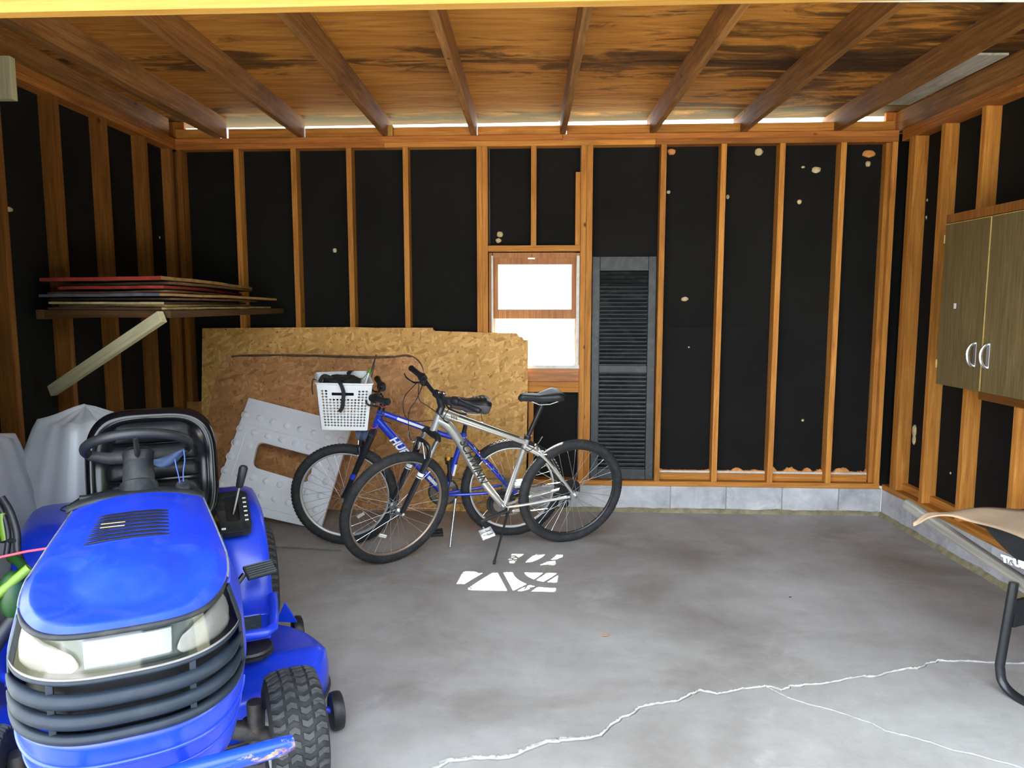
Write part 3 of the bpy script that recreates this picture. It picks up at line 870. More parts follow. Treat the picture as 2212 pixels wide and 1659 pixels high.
# dark old rim where the thin board's edge has gone mouldy
bm = bmesh.new()
top = [TC.p(*a) for a in [(500, 768), (520, 766), (545, 765.5), (570, 765), (600, 765), (640, 765), (680, 766), (720, 767), (760, 768), (800, 769), (850, 769)] + rc]
rows = []
for i, (x, y) in enumerate(top):
    rows.append([Vector((x, y - 0.001, 0.0006)), Vector((x, y - 0.012 - 0.010 * random.random(), 0.0006))])
grid_surf(bm, rows)
M['mould'] = plain('mould_stain', (0.10, 0.06, 0.03), 0.9, var=0.5, scale=20)
o = obj('mouldy_edge', bm, M['mould'], oc); solidify(o, 0.0008, 0)

# ---- louvred shutter standing in a bay ----
sh_l, sh_b = pb(1290, 1033, 0.02); sh_r, sh_t = pb(1414, 552, 0.02)
a_lo, a_hi = k0 + 2 * T + 0.012, rights[0] - T - 0.004
sw = a_hi - a_lo; shh = sh_t - ZS - 0.004
SH = empty('louvred_shutter', mw=frame(bw((a_lo + a_hi) / 2, ZS + 0.002, 0.035), UB, (NB * 1.0 + Vector((0, 0, -0.02))).normalized(), (Vector((0, 0, 1)) + NB * 0.02).normalized()))
tag(SH, 'dusty black louvred shutter standing between two studs right of the window', 'shutter')
sw *= 0.995
local_box('stile', -sw / 2, -sw / 2 + 0.055, 0, 0.03, 0, shh, M['shutter'], SH, 0.003)
local_box('stile', sw / 2 - 0.055, sw / 2, 0, 0.03, 0, shh, M['shutter'], SH, 0.003)
rails = [(0.0, 0.075), (pb(1350, 806, .02)[1] - ZS, pb(1350, 791, .02)[1] - ZS), (shh - 0.10, shh)]
for z0, z1 in rails:
    local_box('rail', -sw / 2 + 0.056, sw / 2 - 0.056, 0, 0.03, z0, z1, M['shutter'], SH, 0.003)
local_box('backing', -sw / 2 + 0.056, sw / 2 - 0.056, 0.026, 0.030, 0.075, shh - 0.1, M['shutter'], SH)
def louvers(z0, z1, n):
    me = None
    for i in range(n):
        z = z0 + (z1 - z0) * (i + 0.5) / n
        mw = Matrix.Translation((0, 0.016, z)) @ Matrix.Rotation(math.radians(-38), 4, 'X')
        if me is None:
            bm = bmesh.new(); add_box(bm, (0, 0, 0), (sw - 0.118, 0.030, 0.005))
            o = obj('louver', bm, M['shutter'], SH, mw); me = o.data
        else: link('louver', me, None, SH, mw)
louvers(rails[0][1] + 0.004, rails[1][0] - 0.004, 23)
louvers(rails[1][1] + 0.004, rails[2][0] - 0.004, 24)

# ---- dimpled white panel ----
n_p = Vector((0, 1, -0.52)).normalized()
P0 = Vector((0, 4.725, 0))
px_ = Vector((1, 0, 0)); pz_ = n_p.cross(px_) * -1
if pz_.z < 0: pz_ = -pz_
pn = px_.cross(pz_).normalized()
if pn.y > 0: pn = -pn
MW = frame(P0, px_, pz_, px_.cross(pz_))
MWi = MW.inverted()
def pw(px, py):
    q = MWi @ on(px, py, P0, n_p); return (q.x, q.y)
def rounded(P, r, n=5):
    out = []
    m = len(P)
    for i in range(m):
        a, b_, c = Vector(P[i - 1]), Vector(P[i]), Vector(P[(i + 1) % m])
        u = (a - b_).normalized(); w = (c - b_).normalized()
        for k in range(n + 1):
            t = k / n
            p = (b_ + u * r) * (1 - t) ** 2 + b_ * 2 * t * (1 - t) + (b_ + w * r) * t ** 2
            out.append((p.x, p.y))
    return out
outer = rounded([pw(537, 859), pw(761, 916), pw(692, 1144), pw(455, 1090)], 0.012)
hz = lambda x, y: pw(400 + x / 2.9105, 680 + y / 2.9105)
hole = rounded([hz(455, 795), hz(815, 890), hz(775, 1060), hz(420, 955)], 0.05, 6)
M['whiteplastic'] = plain('white_moulded_plastic', (0.90, 0.92, 0.98), 0.42, var=0.05, scale=3, dirt=(0.80, 0.82, 0.90), dirt_amt=0.2)
bm = bmesh.new(); add_prism(bm, outer, -0.028, 0, None, [hole])
panel = tag(obj('dimpled_panel', bm, M['whiteplastic'], None, MW), 'white plastic panel with rows of round dimples and a square opening, tilted against the boards', 'plastic panel')
md = panel.modifiers.new('edge', 'BEVEL'); md.width = 0.004; md.segments = 2; md.limit_method = 'ANGLE'
prof = [(0.0, 0.016)] + [(0.023 * math.sin(a), 0.016 * math.cos(a) ** 0.8) for a in [i * PI / 2 / 6 for i in range(1, 6)]] + [(0.0245, 0.0), (0.027, 0.0005), (0.029, 0.0025), (0.031, 0.0)]
dm = None
for i in range(8):
    for j in range(6):
        if 2 <= i <= 5 and j in (2, 3): continue
        if (i, j) in ((1, 3),): continue
        x, y = hz(380 + i * 85.7 - j * 32, 627 + i * 22.9 + j * 87.5)
        mw = Matrix.Translation((x, y, 0.0))
        if dm is None:
            bm = bmesh.new(); add_lathe(bm, prof, None, 20)
            bmesh.ops.remove_doubles(bm, verts=bm.verts, dist=1e-6)
            o = obj('dimple', bm, M['whiteplastic'], panel, mw, smooth=True); dm = o.data
        else: link('dimple', dm, None, panel, mw)
# pressed groove ribs
for P in ([hz(395, 690), hz(880, 815)], [hz(395, 690), hz(290, 1010)], [hz(420, 1190), hz(690, 1262)]):
    a, b_ = Vector((*P[0], 0.001)), Vector((*P[1], 0.001))
    o = tube('rib', [a, b_], 0.004, M['whiteplastic'], panel, 8)

# ---- corner shelf with sheets of old boards ----
XLs = xl(3.7)
SHF = wroot('corner_shelf', (XLs + 0.3, 4.2, 1.43)); tag(SHF, 'rough corner shelf of old boards on the left wall, propped by a cream brace', 'shelf')
ledA = Vector((XLs + 0.021, 3.66, 1.448)); ledB = Vector((xl(5.2) + 0.021, 5.16, 1.448))
board('ledger', ledA, ledB, 0.048, 0.036, M['darkwood'], SHF, (0, 0, 1))
fc = atY(352, 671, 3.46)
railB = Vector((-1.66, 5.22, 1.452))
board('shelf_rail', (fc.x + 0.01, 3.47, 1.452), railB, 0.036, 0.04, M['darkwood'], SHF, (0, 0, 1))
board('shelf_rail', (XLs + 0.045, 3.69, 1.4525), (fc.x - 0.012, 3.49, 1.4525), 0.035, 0.04, M['darkwood'], SHF, (0, 0, 1))
b0 = atX(120, 843, XLs + 0.02); b1 = atY(350, 679, 3.44)
wd = Vector((0.35, 0, 0.6))
board('brace', b0 + Vector((0, -0.03, 0)), b1 + Vector((0.01, -0.02, -0.01)), 0.056, 0.034, M['creamwood'], SHF, Vector((-0.45, 0.2, 0.9)))
ecols = {'red': (0.30, 0.030, 0.018), 'brown': (0.16, 0.075, 0.03), 'blue': (0.09, 0.11, 0.14), 'cream': (0.42, 0.36, 0.17), 'tan': (0.34, 0.20, 0.07), 'dark': (0.07, 0.04, 0.02)}
EM = {k: plain(k + '_painted_board_edge', v, 0.75, var=0.35, scale=14) for k, v in ecols.items()}
def shelf_sheet(zA, zB, zC, xa, xc, t, near, side, label, bowm=0.0, sh=0.0):
    """L: corner at the left wall (A), free near corner (B), far corner (C) by the back wall"""
    depA = 3.74 + sh
    A = Vector((max(-1.0 * (1106 - xa) / 1560 * depA, XLs + 0.012), 3.70 + sh, zA))
    B = Vector((-1.66 + sh * 0.3, 3.46 + sh, zB))
    C = Vector((-(1106 - xc) / 1560 * 5.0, 5.03 - abs(sh), zC))
    D = Vector((XLs + 0.03, 5.10, zC))
    n = 14; m_ = 6
    bm = bmesh.new()
    G = []
    for i in range(n + 1):
        u = i / n
        row = []
        for j in range(m_ + 1):
            v = j / m_
            p = (A * (1 - v) + B * v) * (1 - u) + (D * (1 - v) + C * v) * u
            p.z += bowm * math.sin(PI * u) + 0.0035 * mnoise.noise(Vector((u * 5, v * 3, zB * 40)))
            if j == m_: p.x += 0.012 * mnoise.noise(Vector((u * 9, 1, zB * 30)))
            if i == 0: p.y += 0.012 * mnoise.noise(Vector((2, v * 7, zB * 30)))
            row.append(p)
        G.append(row)
    up = [[bm.verts.new(p + Vector((0, 0, t / 2))) for p in r] for r in G]
    dn = [[bm.verts.new(p - Vector((0, 0, t / 2))) for p in r] for r in G]
    def F(vs, k): f = bm.faces.new(vs); f.material_index = k
    for i in range(n):
        for j in range(m_):
            F((up[i][j], up[i + 1][j], up[i + 1][j + 1], up[i][j + 1]), 0)
            F((dn[i][j], dn[i][j + 1], dn[i + 1][j + 1], dn[i + 1][j]), 0)
        F((up[i][m_], up[i + 1][m_], dn[i + 1][m_], dn[i][m_]), 2)
        F((up[i + 1][0], up[i][0], dn[i][0], dn[i + 1][0]), 1)
    for j in range(m_):
        F((up[0][j], up[0][j + 1], dn[0][j + 1], dn[0][j]), 1)
        F((up[n][j + 1], up[n][j], dn[n][j], dn[n][j + 1]), 1)
    me = bpy.data.meshes.new('board_offcut'); 
    bmesh.ops.recalc_face_normals(bm, faces=bm.faces); bm.to_mesh(me); bm.free()
    for k in ('brown', near, side): me.materials.append(EM[k])
    o = bpy.data.objects.new('board_offcut', me); COL.objects.link(o)
    return tag(o, label, 'board', 'old boards stacked on the corner shelf')
shelf_sheet(1.4795, 1.4790, 1.4780, 121, 584, .011, 'dark', 'cream', 'lowest board on the corner shelf, with a pale cream long edge', -0.0)
shelf_sheet(1.4935, 1.4925, 1.4915, 145, 545, .010, 'tan', 'tan', 'tan board lying directly on the lowest board of the corner shelf', 0.0, 0.03)
shelf_sheet(1.5060, 1.5050, 1.503, 121, 532, .011, 'cream', 'dark', 'third board up on the corner shelf, cream along its short edge', 0.002, 0.0)
shelf_sheet(1.5240, 1.5250, 1.518, 110, 560, .010, 'dark', 'brown', 'thin dark board in the middle of the corner shelf stack', 0.003, 0.05)
shelf_sheet(1.5420, 1.5440, 1.533, 97, 601, .013, 'blue', 'tan', 'grey-blue edged board sticking out furthest left on the corner shelf', 0.004, -0.02)
shelf_sheet(1.5560, 1.5620, 1.549, 120, 530, .011, 'brown', 'brown', 'brown board just above the grey-blue edged one on the corner shelf', 0.004, 0.03)
shelf_sheet(1.5800, 1.5820, 1.566, 145, 521, .014, 'red', 'red', 'red-edged board second from the top of the corner shelf stack', 0.006, 0.0)
shelf_sheet(1.5970, 1.6010, 1.590, 150, 550, .012, 'dark', 'brown', 'dark brown board between the two red-edged boards on the corner shelf', 0.006, 0.04)
shelf_sheet(1.6230, 1.6240, 1.606, 105, 548, .017, 'red', 'tan', 'topmost board of the corner shelf stack, red on its short edge', 0.006, -0.01)

# ---- wall cabinet on the right wall ----
XC = 2.30
cn = lambda px, py: on(px, py, Vector((XC, 0, 0)), NR)
tl = cn(2042, 465); bl = cn(2017, 828); mid = cn(2139, 480)
Yfar = cn(2032, 657).y; ztop = cn(2042, 465).z; zbot = cn(2017, 829).z
Ymid = cn(2129, 657).y
Wc = 2 * (Yfar - Ymid)
CAB = empty('wall_cabinet', mw=frame((XC + RW * Yfar, Yfar, zbot), -UR, NR, (0, 0, 1)))
tag(CAB, 'brown woodgrain two-door cabinet hung on the studs of the right wall', 'cabinet')
Hc = ztop - zbot; Dp = xr(Yfar) - (XC + RW * Yfar) - 0.004
# local: x along towards the camera, y into the wall, z up  (x cross y must be z)
CABM = frame((XC + RW * Yfar, Yfar, zbot), -UR, NR, (0, 0, 1))
CAB.matrix_local = CABM
rail_h = 0.045
local_box('side_panel', 0, 0.016, 0.019, Dp, 0, Hc, M['cabinet'], CAB, 0.001)
local_box('side_panel', Wc - 0.016, Wc, 0.019, Dp, 0, Hc, M['cabinet'], CAB, 0.001)
local_box('top_panel', 0.0165, Wc - 0.0165, 0.019, Dp, Hc - 0.016, Hc, M['cabinet'], CAB)
local_box('bottom_panel', 0.0165, Wc - 0.0165, 0.019, Dp, 0, 0.016, M['cabinet'], CAB)
local_box('back_panel', 0.0165, Wc - 0.0165, Dp - 0.006, Dp, 0.0165, Hc - 0.0165, M['cabinet'], CAB)
local_box('top_rail', 0, Wc, 0.002, 0.0185, Hc - rail_h, Hc, M['stud_dark'], CAB, 0.001)
for k, (x0, x1) in enumerate(((0.002, Wc / 2 - 0.002), (Wc / 2 + 0.002, Wc - 0.002))):
    d = local_box('door', x0, x1, 0.0, 0.018, 0.004, Hc - rail_h - 0.004, M['cabinet'], CAB, 0.001)
    ex = x1 - 0.0015 if k == 0 else x0 - 0.0015
    local_box('edge_tape', ex, ex + 0.003, -0.0012, 0.0, 0.006, Hc - rail_h - 0.006, M['yellow_edge'], d)
    local_box('edge_tape', x0, x1, -0.0012, 0.0, Hc - rail_h - 0.0075, Hc - rail_h - 0.0045, M['yellow_edge'], d)
    hx = x1 - 0.055 if k == 0 else x0 + 0.045
    hzc = 0.125 + 0.06
    pts = [Vector((hx, -0.034 * math.cos(a) - 0.002, hzc + 0.058 * math.sin(a))) for a in [(-PI / 2) + i * PI / 12 for i in range(13)]]
    bm = bmesh.new(); add_tube(bm, pts, 0.008, 8, False, True, 0.5)
    obj('door_handle', bm, M['chrome'], d, auto=0.9)
    local_box('handle_plate', hx - 0.012, hx + 0.012, -0.003, 0.0, hzc - 0.062, hzc + 0.062, M['steel'], d, 0.001)
st_ = cn(2063, 661); 
q = CABM.inverted() @ st_
local_box('sticker', q.x - 0.010, q.x + 0.010, -0.001, 0.0, q.z - 0.014, q.z + 0.014, M['whitewood'], CAB)
for (px, py) in ((2041, 517), (2023, 785)):
    q = CABM.inverted() @ cn(px, py)
    local_box('hinge', q.x - 0.004, q.x + 0.003, -0.004, 0.004, q.z - 0.022, q.z + 0.022, M['yellow_edge'], CAB)
# ledger under the cabinet
lz = zbot - 0.045
board('cabinet_ledger', (xr(Yfar) - 0.021, Yfar + 0.02, lz), (xr(Yfar - Wc) - 0.021, Yfar - Wc, lz), 0.085, 0.036, M['stud_dark'], wall_right, (0, 0, 1))
# ================= BICYCLES =================
M['silver'] = plain('silver_frame_paint', (0.62, 0.61, 0.59), 0.28, 0.75, 0.5, 0.05)
M['bikeblue'] = plain('blue_frame_paint', (0.012, 0.045, 0.52), 0.22, 0.15, 0.6, 0.1, coat=0.6)
M['white_decal'] = plain('white_decal', (0.75, 0.78, 0.80), 0.4, var=0.03)
M['black_decal'] = plain('black_decal', (0.015, 0.015, 0.016), 0.4, var=0.03)
M['rim_alu'] = plain('brushed_rim', (0.66, 0.67, 0.70), 0.35, 0.6)
M['rim_dark'] = plain('dark_rim', (0.02, 0.02, 0.022), 0.35, 0.1)
M['rim_bronze'] = plain('tan_sidewall_rim', (0.30, 0.22, 0.17), 0.4, 0.5)
M['spoke'] = plain('spoke_steel', (0.55, 0.56, 0.58), 0.3, 0.9)
M['saddle_grey'] = plain('grey_saddle_cover', (0.10, 0.09, 0.105), 0.6, bmp=0.2)
M['saddle_pale'] = plain('pale_saddle_gel', (0.17, 0.18, 0.20), 0.6)
M['reflector'] = plain('clear_reflector', (0.85, 0.85, 0.85), 0.15, 0.4)
M['amber'] = plain('amber_plastic', (0.75, 0.36, 0.02), 0.3)
M['redplastic'] = plain('red_thread', (0.55, 0.02, 0.03), 0.5)
M['greenplastic'] = plain('green_plastic', (0.06, 0.33, 0.03), 0.45)
M['chain'] = plain('oiled_chain', (0.20, 0.18, 0.16), 0.35, 0.9)

def basis(az, lean):
    a, l = math.radians(az), math.radians(lean)
    n = Vector((math.sin(a) * math.cos(l), -math.cos(a) * math.cos(l), -math.sin(l)))
    u = Vector((math.cos(a), math.sin(a), 0))
    return u, n, n.cross(u).normalized()
def wheel(root, name, C, az, lean, R, m, rim_mat, knob, nsp=32, hubw=0.05, valve=0.4, reflect=(2.2, 5.2)):
    """C centre; mesh axis z = n (towards the camera side)"""
    u, n, v = basis(az, lean)
    mw = frame(C, u, v, n)
    bm = bmesh.new()
    prof = []
    for k in range(14):
        a = 2 * PI * k / 14
        prof.append((R + m * math.cos(a) * 1.02, m * math.sin(a)))
    add_lathe(bm, prof, None, 72, closed=True)
    nk = 84 if knob else 96
    for k in range(nk):
        a = 2 * PI * k / nk
        for (w, off, hh) in ((0.010, -0.014, 0.0035), (0.010, 0.014, 0.0035), (0.010, 0.0, 0.003)) if knob else ((0.008, -0.012, 0.0012), (0.008, 0.012, 0.0012)):
            aa = a + (0 if abs(off) > 0.001 else PI / nk)
            rr = R + math.sqrt(max(0, m * m - off * off)) * 1.0
            cp = Vector((rr * math.cos(aa), rr * math.sin(aa), off))
            rot = Matrix.Rotation(aa, 3, 'Z') @ Matrix.Rotation(-math.asin(off / m) if abs(off) > .001 else 0, 3, 'Y')
            add_box(bm, cp, (hh * 2, 0.009 if knob else 0.006, w), rot)
    W_ = obj(name, bm, M['rubber'], root, mw, auto=0.6)
    # rim
    r0 = R - m * 0.62
    lathe('rim', [(r0 + .004, 0.011), (r0 - 0.014, 0.0115), (r0 - 0.020, 0.006), (r0 - 0.020, -0.006), (r0 - 0.014, -0.0115), (r0 + 0.004, -0.011), (r0 + 0.0, -0.008), (r0 - 0.001, 0.008)], rim_mat, W_, None, 72, closed=True)
    lathe('hub', [(0.0, hubw + .012), (0.005, hubw + .012), (0.005, hubw), (0.014, hubw - 0.004), (0.022, hubw - 0.012), (0.022, hubw - .015), (0.012, hubw - 0.02), (0.012, -hubw + 0.02), (0.022, -hubw + .015), (0.022, -hubw + 0.012), (0.014, -hubw + 0.004), (0.005, -hubw), (0.005, -hubw - .012), (0, -hubw - .012)], M['steel'], W_, None, 16)
    me = None
    rs = r0 - 0.018
    for k in range(nsp):
        side = 1 if k % 2 else -1
        lead = 1 if (k // 2) % 2 else -1
        a = 2 * PI * k / nsp
        ah = a + lead * 1.15
        p0 = Vector((0.021 * math.cos(ah), 0.021 * math.sin(ah), side * (hubw - 0.014)))
        p1 = Vector((rs * math.cos(a), rs * math.sin(a), side * 0.002))
        Lk = (p1 - p0).length
        if me is None:
            bm = bmesh.new(); add_tube(bm, [(0, 0, 0), (0, 0, Lk - .016)], 0.00115, 5); add_tube(bm, [(0, 0, Lk - .016), (0, 0, Lk)], 0.0022, 5)
            o = obj('spoke', bm, M['spoke'], W_, axis_m(p0, p1 - p0)); me = o.data
        else: link('spoke', me, None, W_, axis_m(p0, p1 - p0))
    for a in reflect:
        box('reflector', (rs * 0.62 * math.cos(a), rs * 0.62 * math.sin(a), 0.0), (0.020, 0.052, 0.012), M['reflector'], W_, Matrix.Rotation(a, 3, 'Z'), 0.003)
    return W_
def text_on(name, txt, origin, xdir, normal, size, mat, parent, shear=0.0, ext=0.0004, bold=0.0):
    cu = bpy.data.curves.new(name, 'FONT')
    cu.body = txt; cu.size = size; cu.extrude = ext; cu.align_x = 'LEFT'; cu.align_y = 'CENTER'; cu.shear = shear; cu.offset = bold
    cu.materials.append(mat)
    tmp = bpy.data.objects.new(name, cu); COL.objects.link(tmp)
    bpy.context.view_layer.update()
    me = bpy.data.meshes.new_from_object(tmp.evaluated_get(bpy.context.evaluated_depsgraph_get()))
    bpy.data.objects.remove(tmp)
    if not me.materials: me.materials.append(mat)
    me.name = name
    o = bpy.data.objects.new(name, me); COL.objects.link(o)
    z = Vector(normal).normalized(); x = Vector(xdir); x = (x - z * x.dot(z)).normalized()
    o.matrix_local = frame(origin, x, z.cross(x), z)
    o.parent = parent
    if parent.name in WROOT: o.matrix_parent_inverse = WROOT[parent.name]
    return o
def saddle(root, nose, rear, n, up, w, th, mat, side_mat=None):
    nose, rear = Vector(nose), Vector(rear)
    f = (rear - nose); Ls = f.length; f.normalize()
    up = (Vector(up) - f * Vector(up).dot(f)).normalized()
    s = f.cross(up).normalized()
    N_ = 18; G = []
    for i in range(N_ + 1):
        t = i / N_
        hw = interp(t, [0, .04, .15, .45, .65, .82, .94, 1.0], [.006, .020, .026, .036, .062, .080, .072, .03]) * w / 0.16
        hh = interp(t, [0, .05, .2, .6, .85, .95, 1.0], [.3, .75, .8, 0.9, 1.1, .9, .35]) * th
        zc = interp(t, [0, .1, .45, .8, 1.0], [-.012, -.002, -.010, 0.006, 0.000])
        c = nose + f * (Ls * t)
        ring = []
        for k in range(16):
            a = 2 * PI * k / 16
            y = math.cos(a) * hw; z = math.sin(a)
            zz = (0.35 * hh * abs(z) ** 0.6 if z > 0 else -0.65 * hh * abs(z) ** 0.8)
            ring.append(c + s * y + up * (zz + zc - 0.006 * (1 - abs(y) / (hw + 1e-6)) * (1 if z > 0 else 0)))
        G.append(ring)
    bm = bmesh.new()
    V = grid_surf(bm, G, closed_v=True)
    bm.faces.new(V[0]); bm.faces.new(list(reversed(V[-1])))
    o = obj('saddle', bm, mat, root, auto=1.2)
    if side_mat:
        o.data.materials.append(side_mat)
        for p in o.data.polygons:
            c = p.center - nose; h = c.dot(up); t = c.dot(f) / Ls
            if h < -0.004 - th * 0.12 * (1 - t) + 0.004 * math.sin(t * 14): p.material_index = 1
    # rails
    for sg in (-1, 1):
        a = nose + f * Ls * 0.25 + s * sg * 0.010 - up * th * 0.5
        b_ = nose + f * Ls * 0.45 + s * sg * 0.022 - up * (th * 0.5 + 0.022)
        c = nose + f * Ls * 0.68 + s * sg * 0.022 - up * (th * 0.5 + 0.022)
        d = nose + f * Ls * 0.9 + s * sg * 0.035 - up * th * 0.45
        tube('saddle_rail', [a, b_, c, d], 0.0035, M['steel'], o, 6)
    return o
class BPlane:
    def __init__(s, C, az, lean):
        s.C = Vector(C); s.u, s.n, s.v = basis(az, lean)
    def p(s, px, py, off=0.0):
        return on(px, py, s.C + s.n * off, s.n)
def cable(name, pts, mat, parent, r=0.0025):
    return tube(name, spline(pts, 6), r, mat, parent, 6)
def pedal(root, c, ax, fwd, mat):
    ax = Vector(ax).normalized(); fwd = Vector(fwd); fwd = (fwd - ax * fwd.dot(ax)).normalized()
    mw = frame(c, ax, fwd, ax.cross(fwd))
    bm = bmesh.new()
    for y in (-0.034, 0.034): add_box(bm, (0.05, y, 0), (0.085, 0.010, 0.020), bev=.002)
    for x in (0.012, 0.05, 0.088): add_box(bm, (x, 0, 0), (0.008, 0.066, 0.018), bev=.002)
    add_tube(bm, [(-0.02, 0, 0), (0.09, 0, 0)], 0.006, 8)
    return obj('pedal', bm, mat, root, mw)
def chainring(root, c, n, u, r, mat, teeth=42, name='chainring', holes=True):
    mw = frame(c, u, Vector(n).cross(u), n)
    out = []
    for k in range(teeth * 2):
        a = PI * k / teeth; rr = r + (0.002 if k % 2 else -0.002)
        out.append((rr * math.cos(a), rr * math.sin(a)))
    hs = []
    if holes:
        for k in range(5):
            a0 = 2 * PI * k / 5
            hs.append([(r * q * math.cos(a0 + d), r * q * math.sin(a0 + d)) for q, d in ((.80, -.42), (.82, 0), (.80, .42), (.42, .30), (.42, -.30))])
    return prism(name, out, -0.0015, 0.0015, mat, root, mw, hs)

# ---------------- silver bike in front ----------------
CR_ = Vector((0.369, 4.390, 0.342)); AZ, LN = 19.5, 12.0
SP = BPlane(CR_, AZ, LN)
SB = wroot('bicycle', (CR_.x - 0.05, CR_.y - 0.1, 0.0))
tag(SB, 'silver mountain bike with dark rims, in front of the blue bike, on its kickstand', 'bicycle')
u_, n_, v_ = SP.u, SP.n, SP.v
wheel(SB, 'rear_wheel', CR_, AZ, LN, 0.320, 0.027, M['rim_dark'], False, reflect=())
CF_ = Vector((-0.660, 4.020, 0.342))
AZf, LNf = 38.5, 14.0
wheel(SB, 'front_wheel', CF_, AZf, LNf, 0.320, 0.027, M['rim_bronze'], False, reflect=(4.3,))
uf, nf, vf = basis(AZf, LNf)
bb = SP.p(1088, 1094)
st_top = SP.p(1140, 944)
ht_t = SP.p(949, 893); ht_b = SP.p(936, 930)
bm = bmesh.new()
add_tube(bm, [bb, st_top], 0.0165, 14)
tt0 = SP.p(972, 897); tt1 = SP.p(1136, 955)
add_tube(bm, [tt0 - (tt1 - tt0) * 0.10, tt0, tt0.lerp(tt1, .5), tt1], [0.026, 0.025, 0.021, 0.017], 14)
dt = spline([SP.p(945, 906), SP.p(966, 918), SP.p(992, 952), SP.p(1017, 998), SP.p(1044, 1040), SP.p(1084, 1090)], 6)
add_tube(bm, dt, [interp(i / (len(dt) - 1), [0, .2, .5, 1], [.024, .029, .027, .021]) for i in range(len(dt))], 14)
FR = obj('frame', bm, M['silver'], SB, auto=0.9)
bm = bmesh.new(); add_tube(bm, [ht_t, ht_b], 0.021, 16); obj('head_tube', bm, M['silver'], SB, auto=.9)
tube('bottom_bracket', [bb - n_ * .036, bb + n_ * .036], 0.021, M['silver'], SB, 14)
drop = CR_
for sg in (1, -1):
    o_ = n_ * (0.058 * sg)
    tube('chainstay', spline([bb + n_ * .012 * sg, bb.lerp(drop, .35) + n_ * .036 * sg, drop.lerp(bb, .08) + o_]), 0.009, M['silver'], SB, 10, flat=1.2)
    tube('seatstay', spline([st_top.lerp(bb, .12) + n_ * .014 * sg, st_top.lerp(drop, .35) + n_ * .042 * sg, drop.lerp(st_top, .06) + o_]), 0.009, M['silver'], SB, 10)
    box('dropout', drop + o_, (0.045, 0.05, 0.006), M['silver'], SB, frame((0, 0, 0), u_, v_, n_).to_3x3(), 0.002)
    tube('axle_nut', [drop + n_ * .056 * sg, drop + n_ * .078 * sg], 0.010, M['steel'], SB, 6)
tube('seat_clamp', [SP.p(1139, 948), SP.p(1141, 940)], 0.021, M['blackmetal'], SB, 14)
tube('clamp_lever', [SP.p(1141, 943, .02), SP.p(1133, 938, .035)], 0.005, M['steel'], SB, 8)
sp_top = SP.p(1172, 872)
tube('seat_post', [st_top, sp_top], 0.0135, M['blackmetal'], SB, 14)
tube('post_clamp', [SP.p(1166, 868), SP.p(1182, 866)], 0.016, M['blackmetal'], SB, 10)
saddle(SB, SP.p(1120, 855), SP.p(1217, 851), n_, v_, 0.155, 0.062, M['blackplastic'])
# fork in the plane of the turned front wheel
crown = ht_b + (ht_b - ht_t).normalized() * 0.016
ax_f = CF_
dn = (ax_f - crown).normalized()
bm = bmesh.new(); add_tube(bm, [crown - nf * .078 + dn * .02, crown - nf * .06, crown, crown + nf * .06, crown + nf * .078 + dn * .02], [.016, .020, .024, .020, .016], 12)
FK = obj('fork_crown', bm, M['blackmetal'], SB, auto=.9)
for sg in (1, -1):
    a = crown + nf * .066 * sg; e = ax_f + nf * .062 * sg
    mid_ = a.lerp(e, 0.26)
    tube('fork_stanchion', [a, mid_ + (e - a) * .05], 0.0135, M['chrome'], SB, 12)
    tube('fork_lower', [mid_, a.lerp(e, .30), a.lerp(e, .97), e], [.021, .018, .0155, .012], M['blackmetal'], SB, 12)
    tube('fork_decal', [a.lerp(e, .46), a.lerp(e, .50)], 0.0192, M['white_decal'], SB, 12)
    tube('fork_decal', [a.lerp(e, .515), a.lerp(e, .525)], 0.0190, M['white_decal'], SB, 12)
    tube('axle_nut', [ax_f + nf * .052 * sg, ax_f + nf * .08 * sg], 0.009, M['steel'], SB, 6)
    # v-brake arm
    pvt = a.lerp(e, .27)
    outw = (CF_ - a).normalized()
    fwd = uf * -1
    q0 = pvt + fwd * .024; q1 = q0 + v_ * .085 - nf * .030 * sg
    tube('brake_arm', [q0, q1], 0.006, M['steel'], SB, 8)
br = crown.lerp(ax_f, .24)
arch = [crown.lerp(ax_f, .27) + nf * .066, crown.lerp(ax_f, .12) + nf * .06 - uf * .035, crown.lerp(ax_f, .08) - uf * .05, crown.lerp(ax_f, .12) - nf * .06 - uf * .035, crown.lerp(ax_f, .27) - nf * .066]
tube('fork_arch', spline(arch, 5), 0.013, M['blackmetal'], SB, 10)
# stem, bars
hd = (ht_t - ht_b).normalized()
stem0 = ht_t + hd * 0.035
clampP = SP.p(947, 853)
tube('headset', [ht_t, ht_t + hd * 0.018, ht_t + hd * .05], [0.024, .022, .018], M['blackmetal'], SB, 14)
tube('stem', [stem0 + uf * .005, clampP], [0.021, 0.019], M['blackplastic'], SB, 12)
tube('stem_clamp', [clampP - nf * .028, clampP + nf * .028], 0.023, M['blackplastic'], SB, 12)
box('clamp_bolt', clampP + nf * .02 + v_ * .022, (0.03, 0.012, 0.010), M['chrome'], SB, frame((0, 0, 0), u_, nf, v_).to_3x3(), .002)
box('bell', clampP + nf * .055 + v_ * .028, (0.022, 0.022, 0.016), M['chrome'], SB, frame((0, 0, 0), u_, nf, v_).to_3x3(), .005)
back = uf
bar = spline([clampP - nf * .335 + back * .020 + v_ * .045, clampP - nf * .20 + back * .008 + v_ * .040, clampP - nf * .13 + v_ * .028, clampP - nf * .05, clampP + nf * .05, clampP + nf * .13 + v_ * .020, clampP + nf * .20 + back * .01 + v_ * .025, clampP + nf * .315 + back * .05 + v_ * .022], 5)
tube('handlebar', bar, 0.0125, M['blackmetal'], SB, 12)
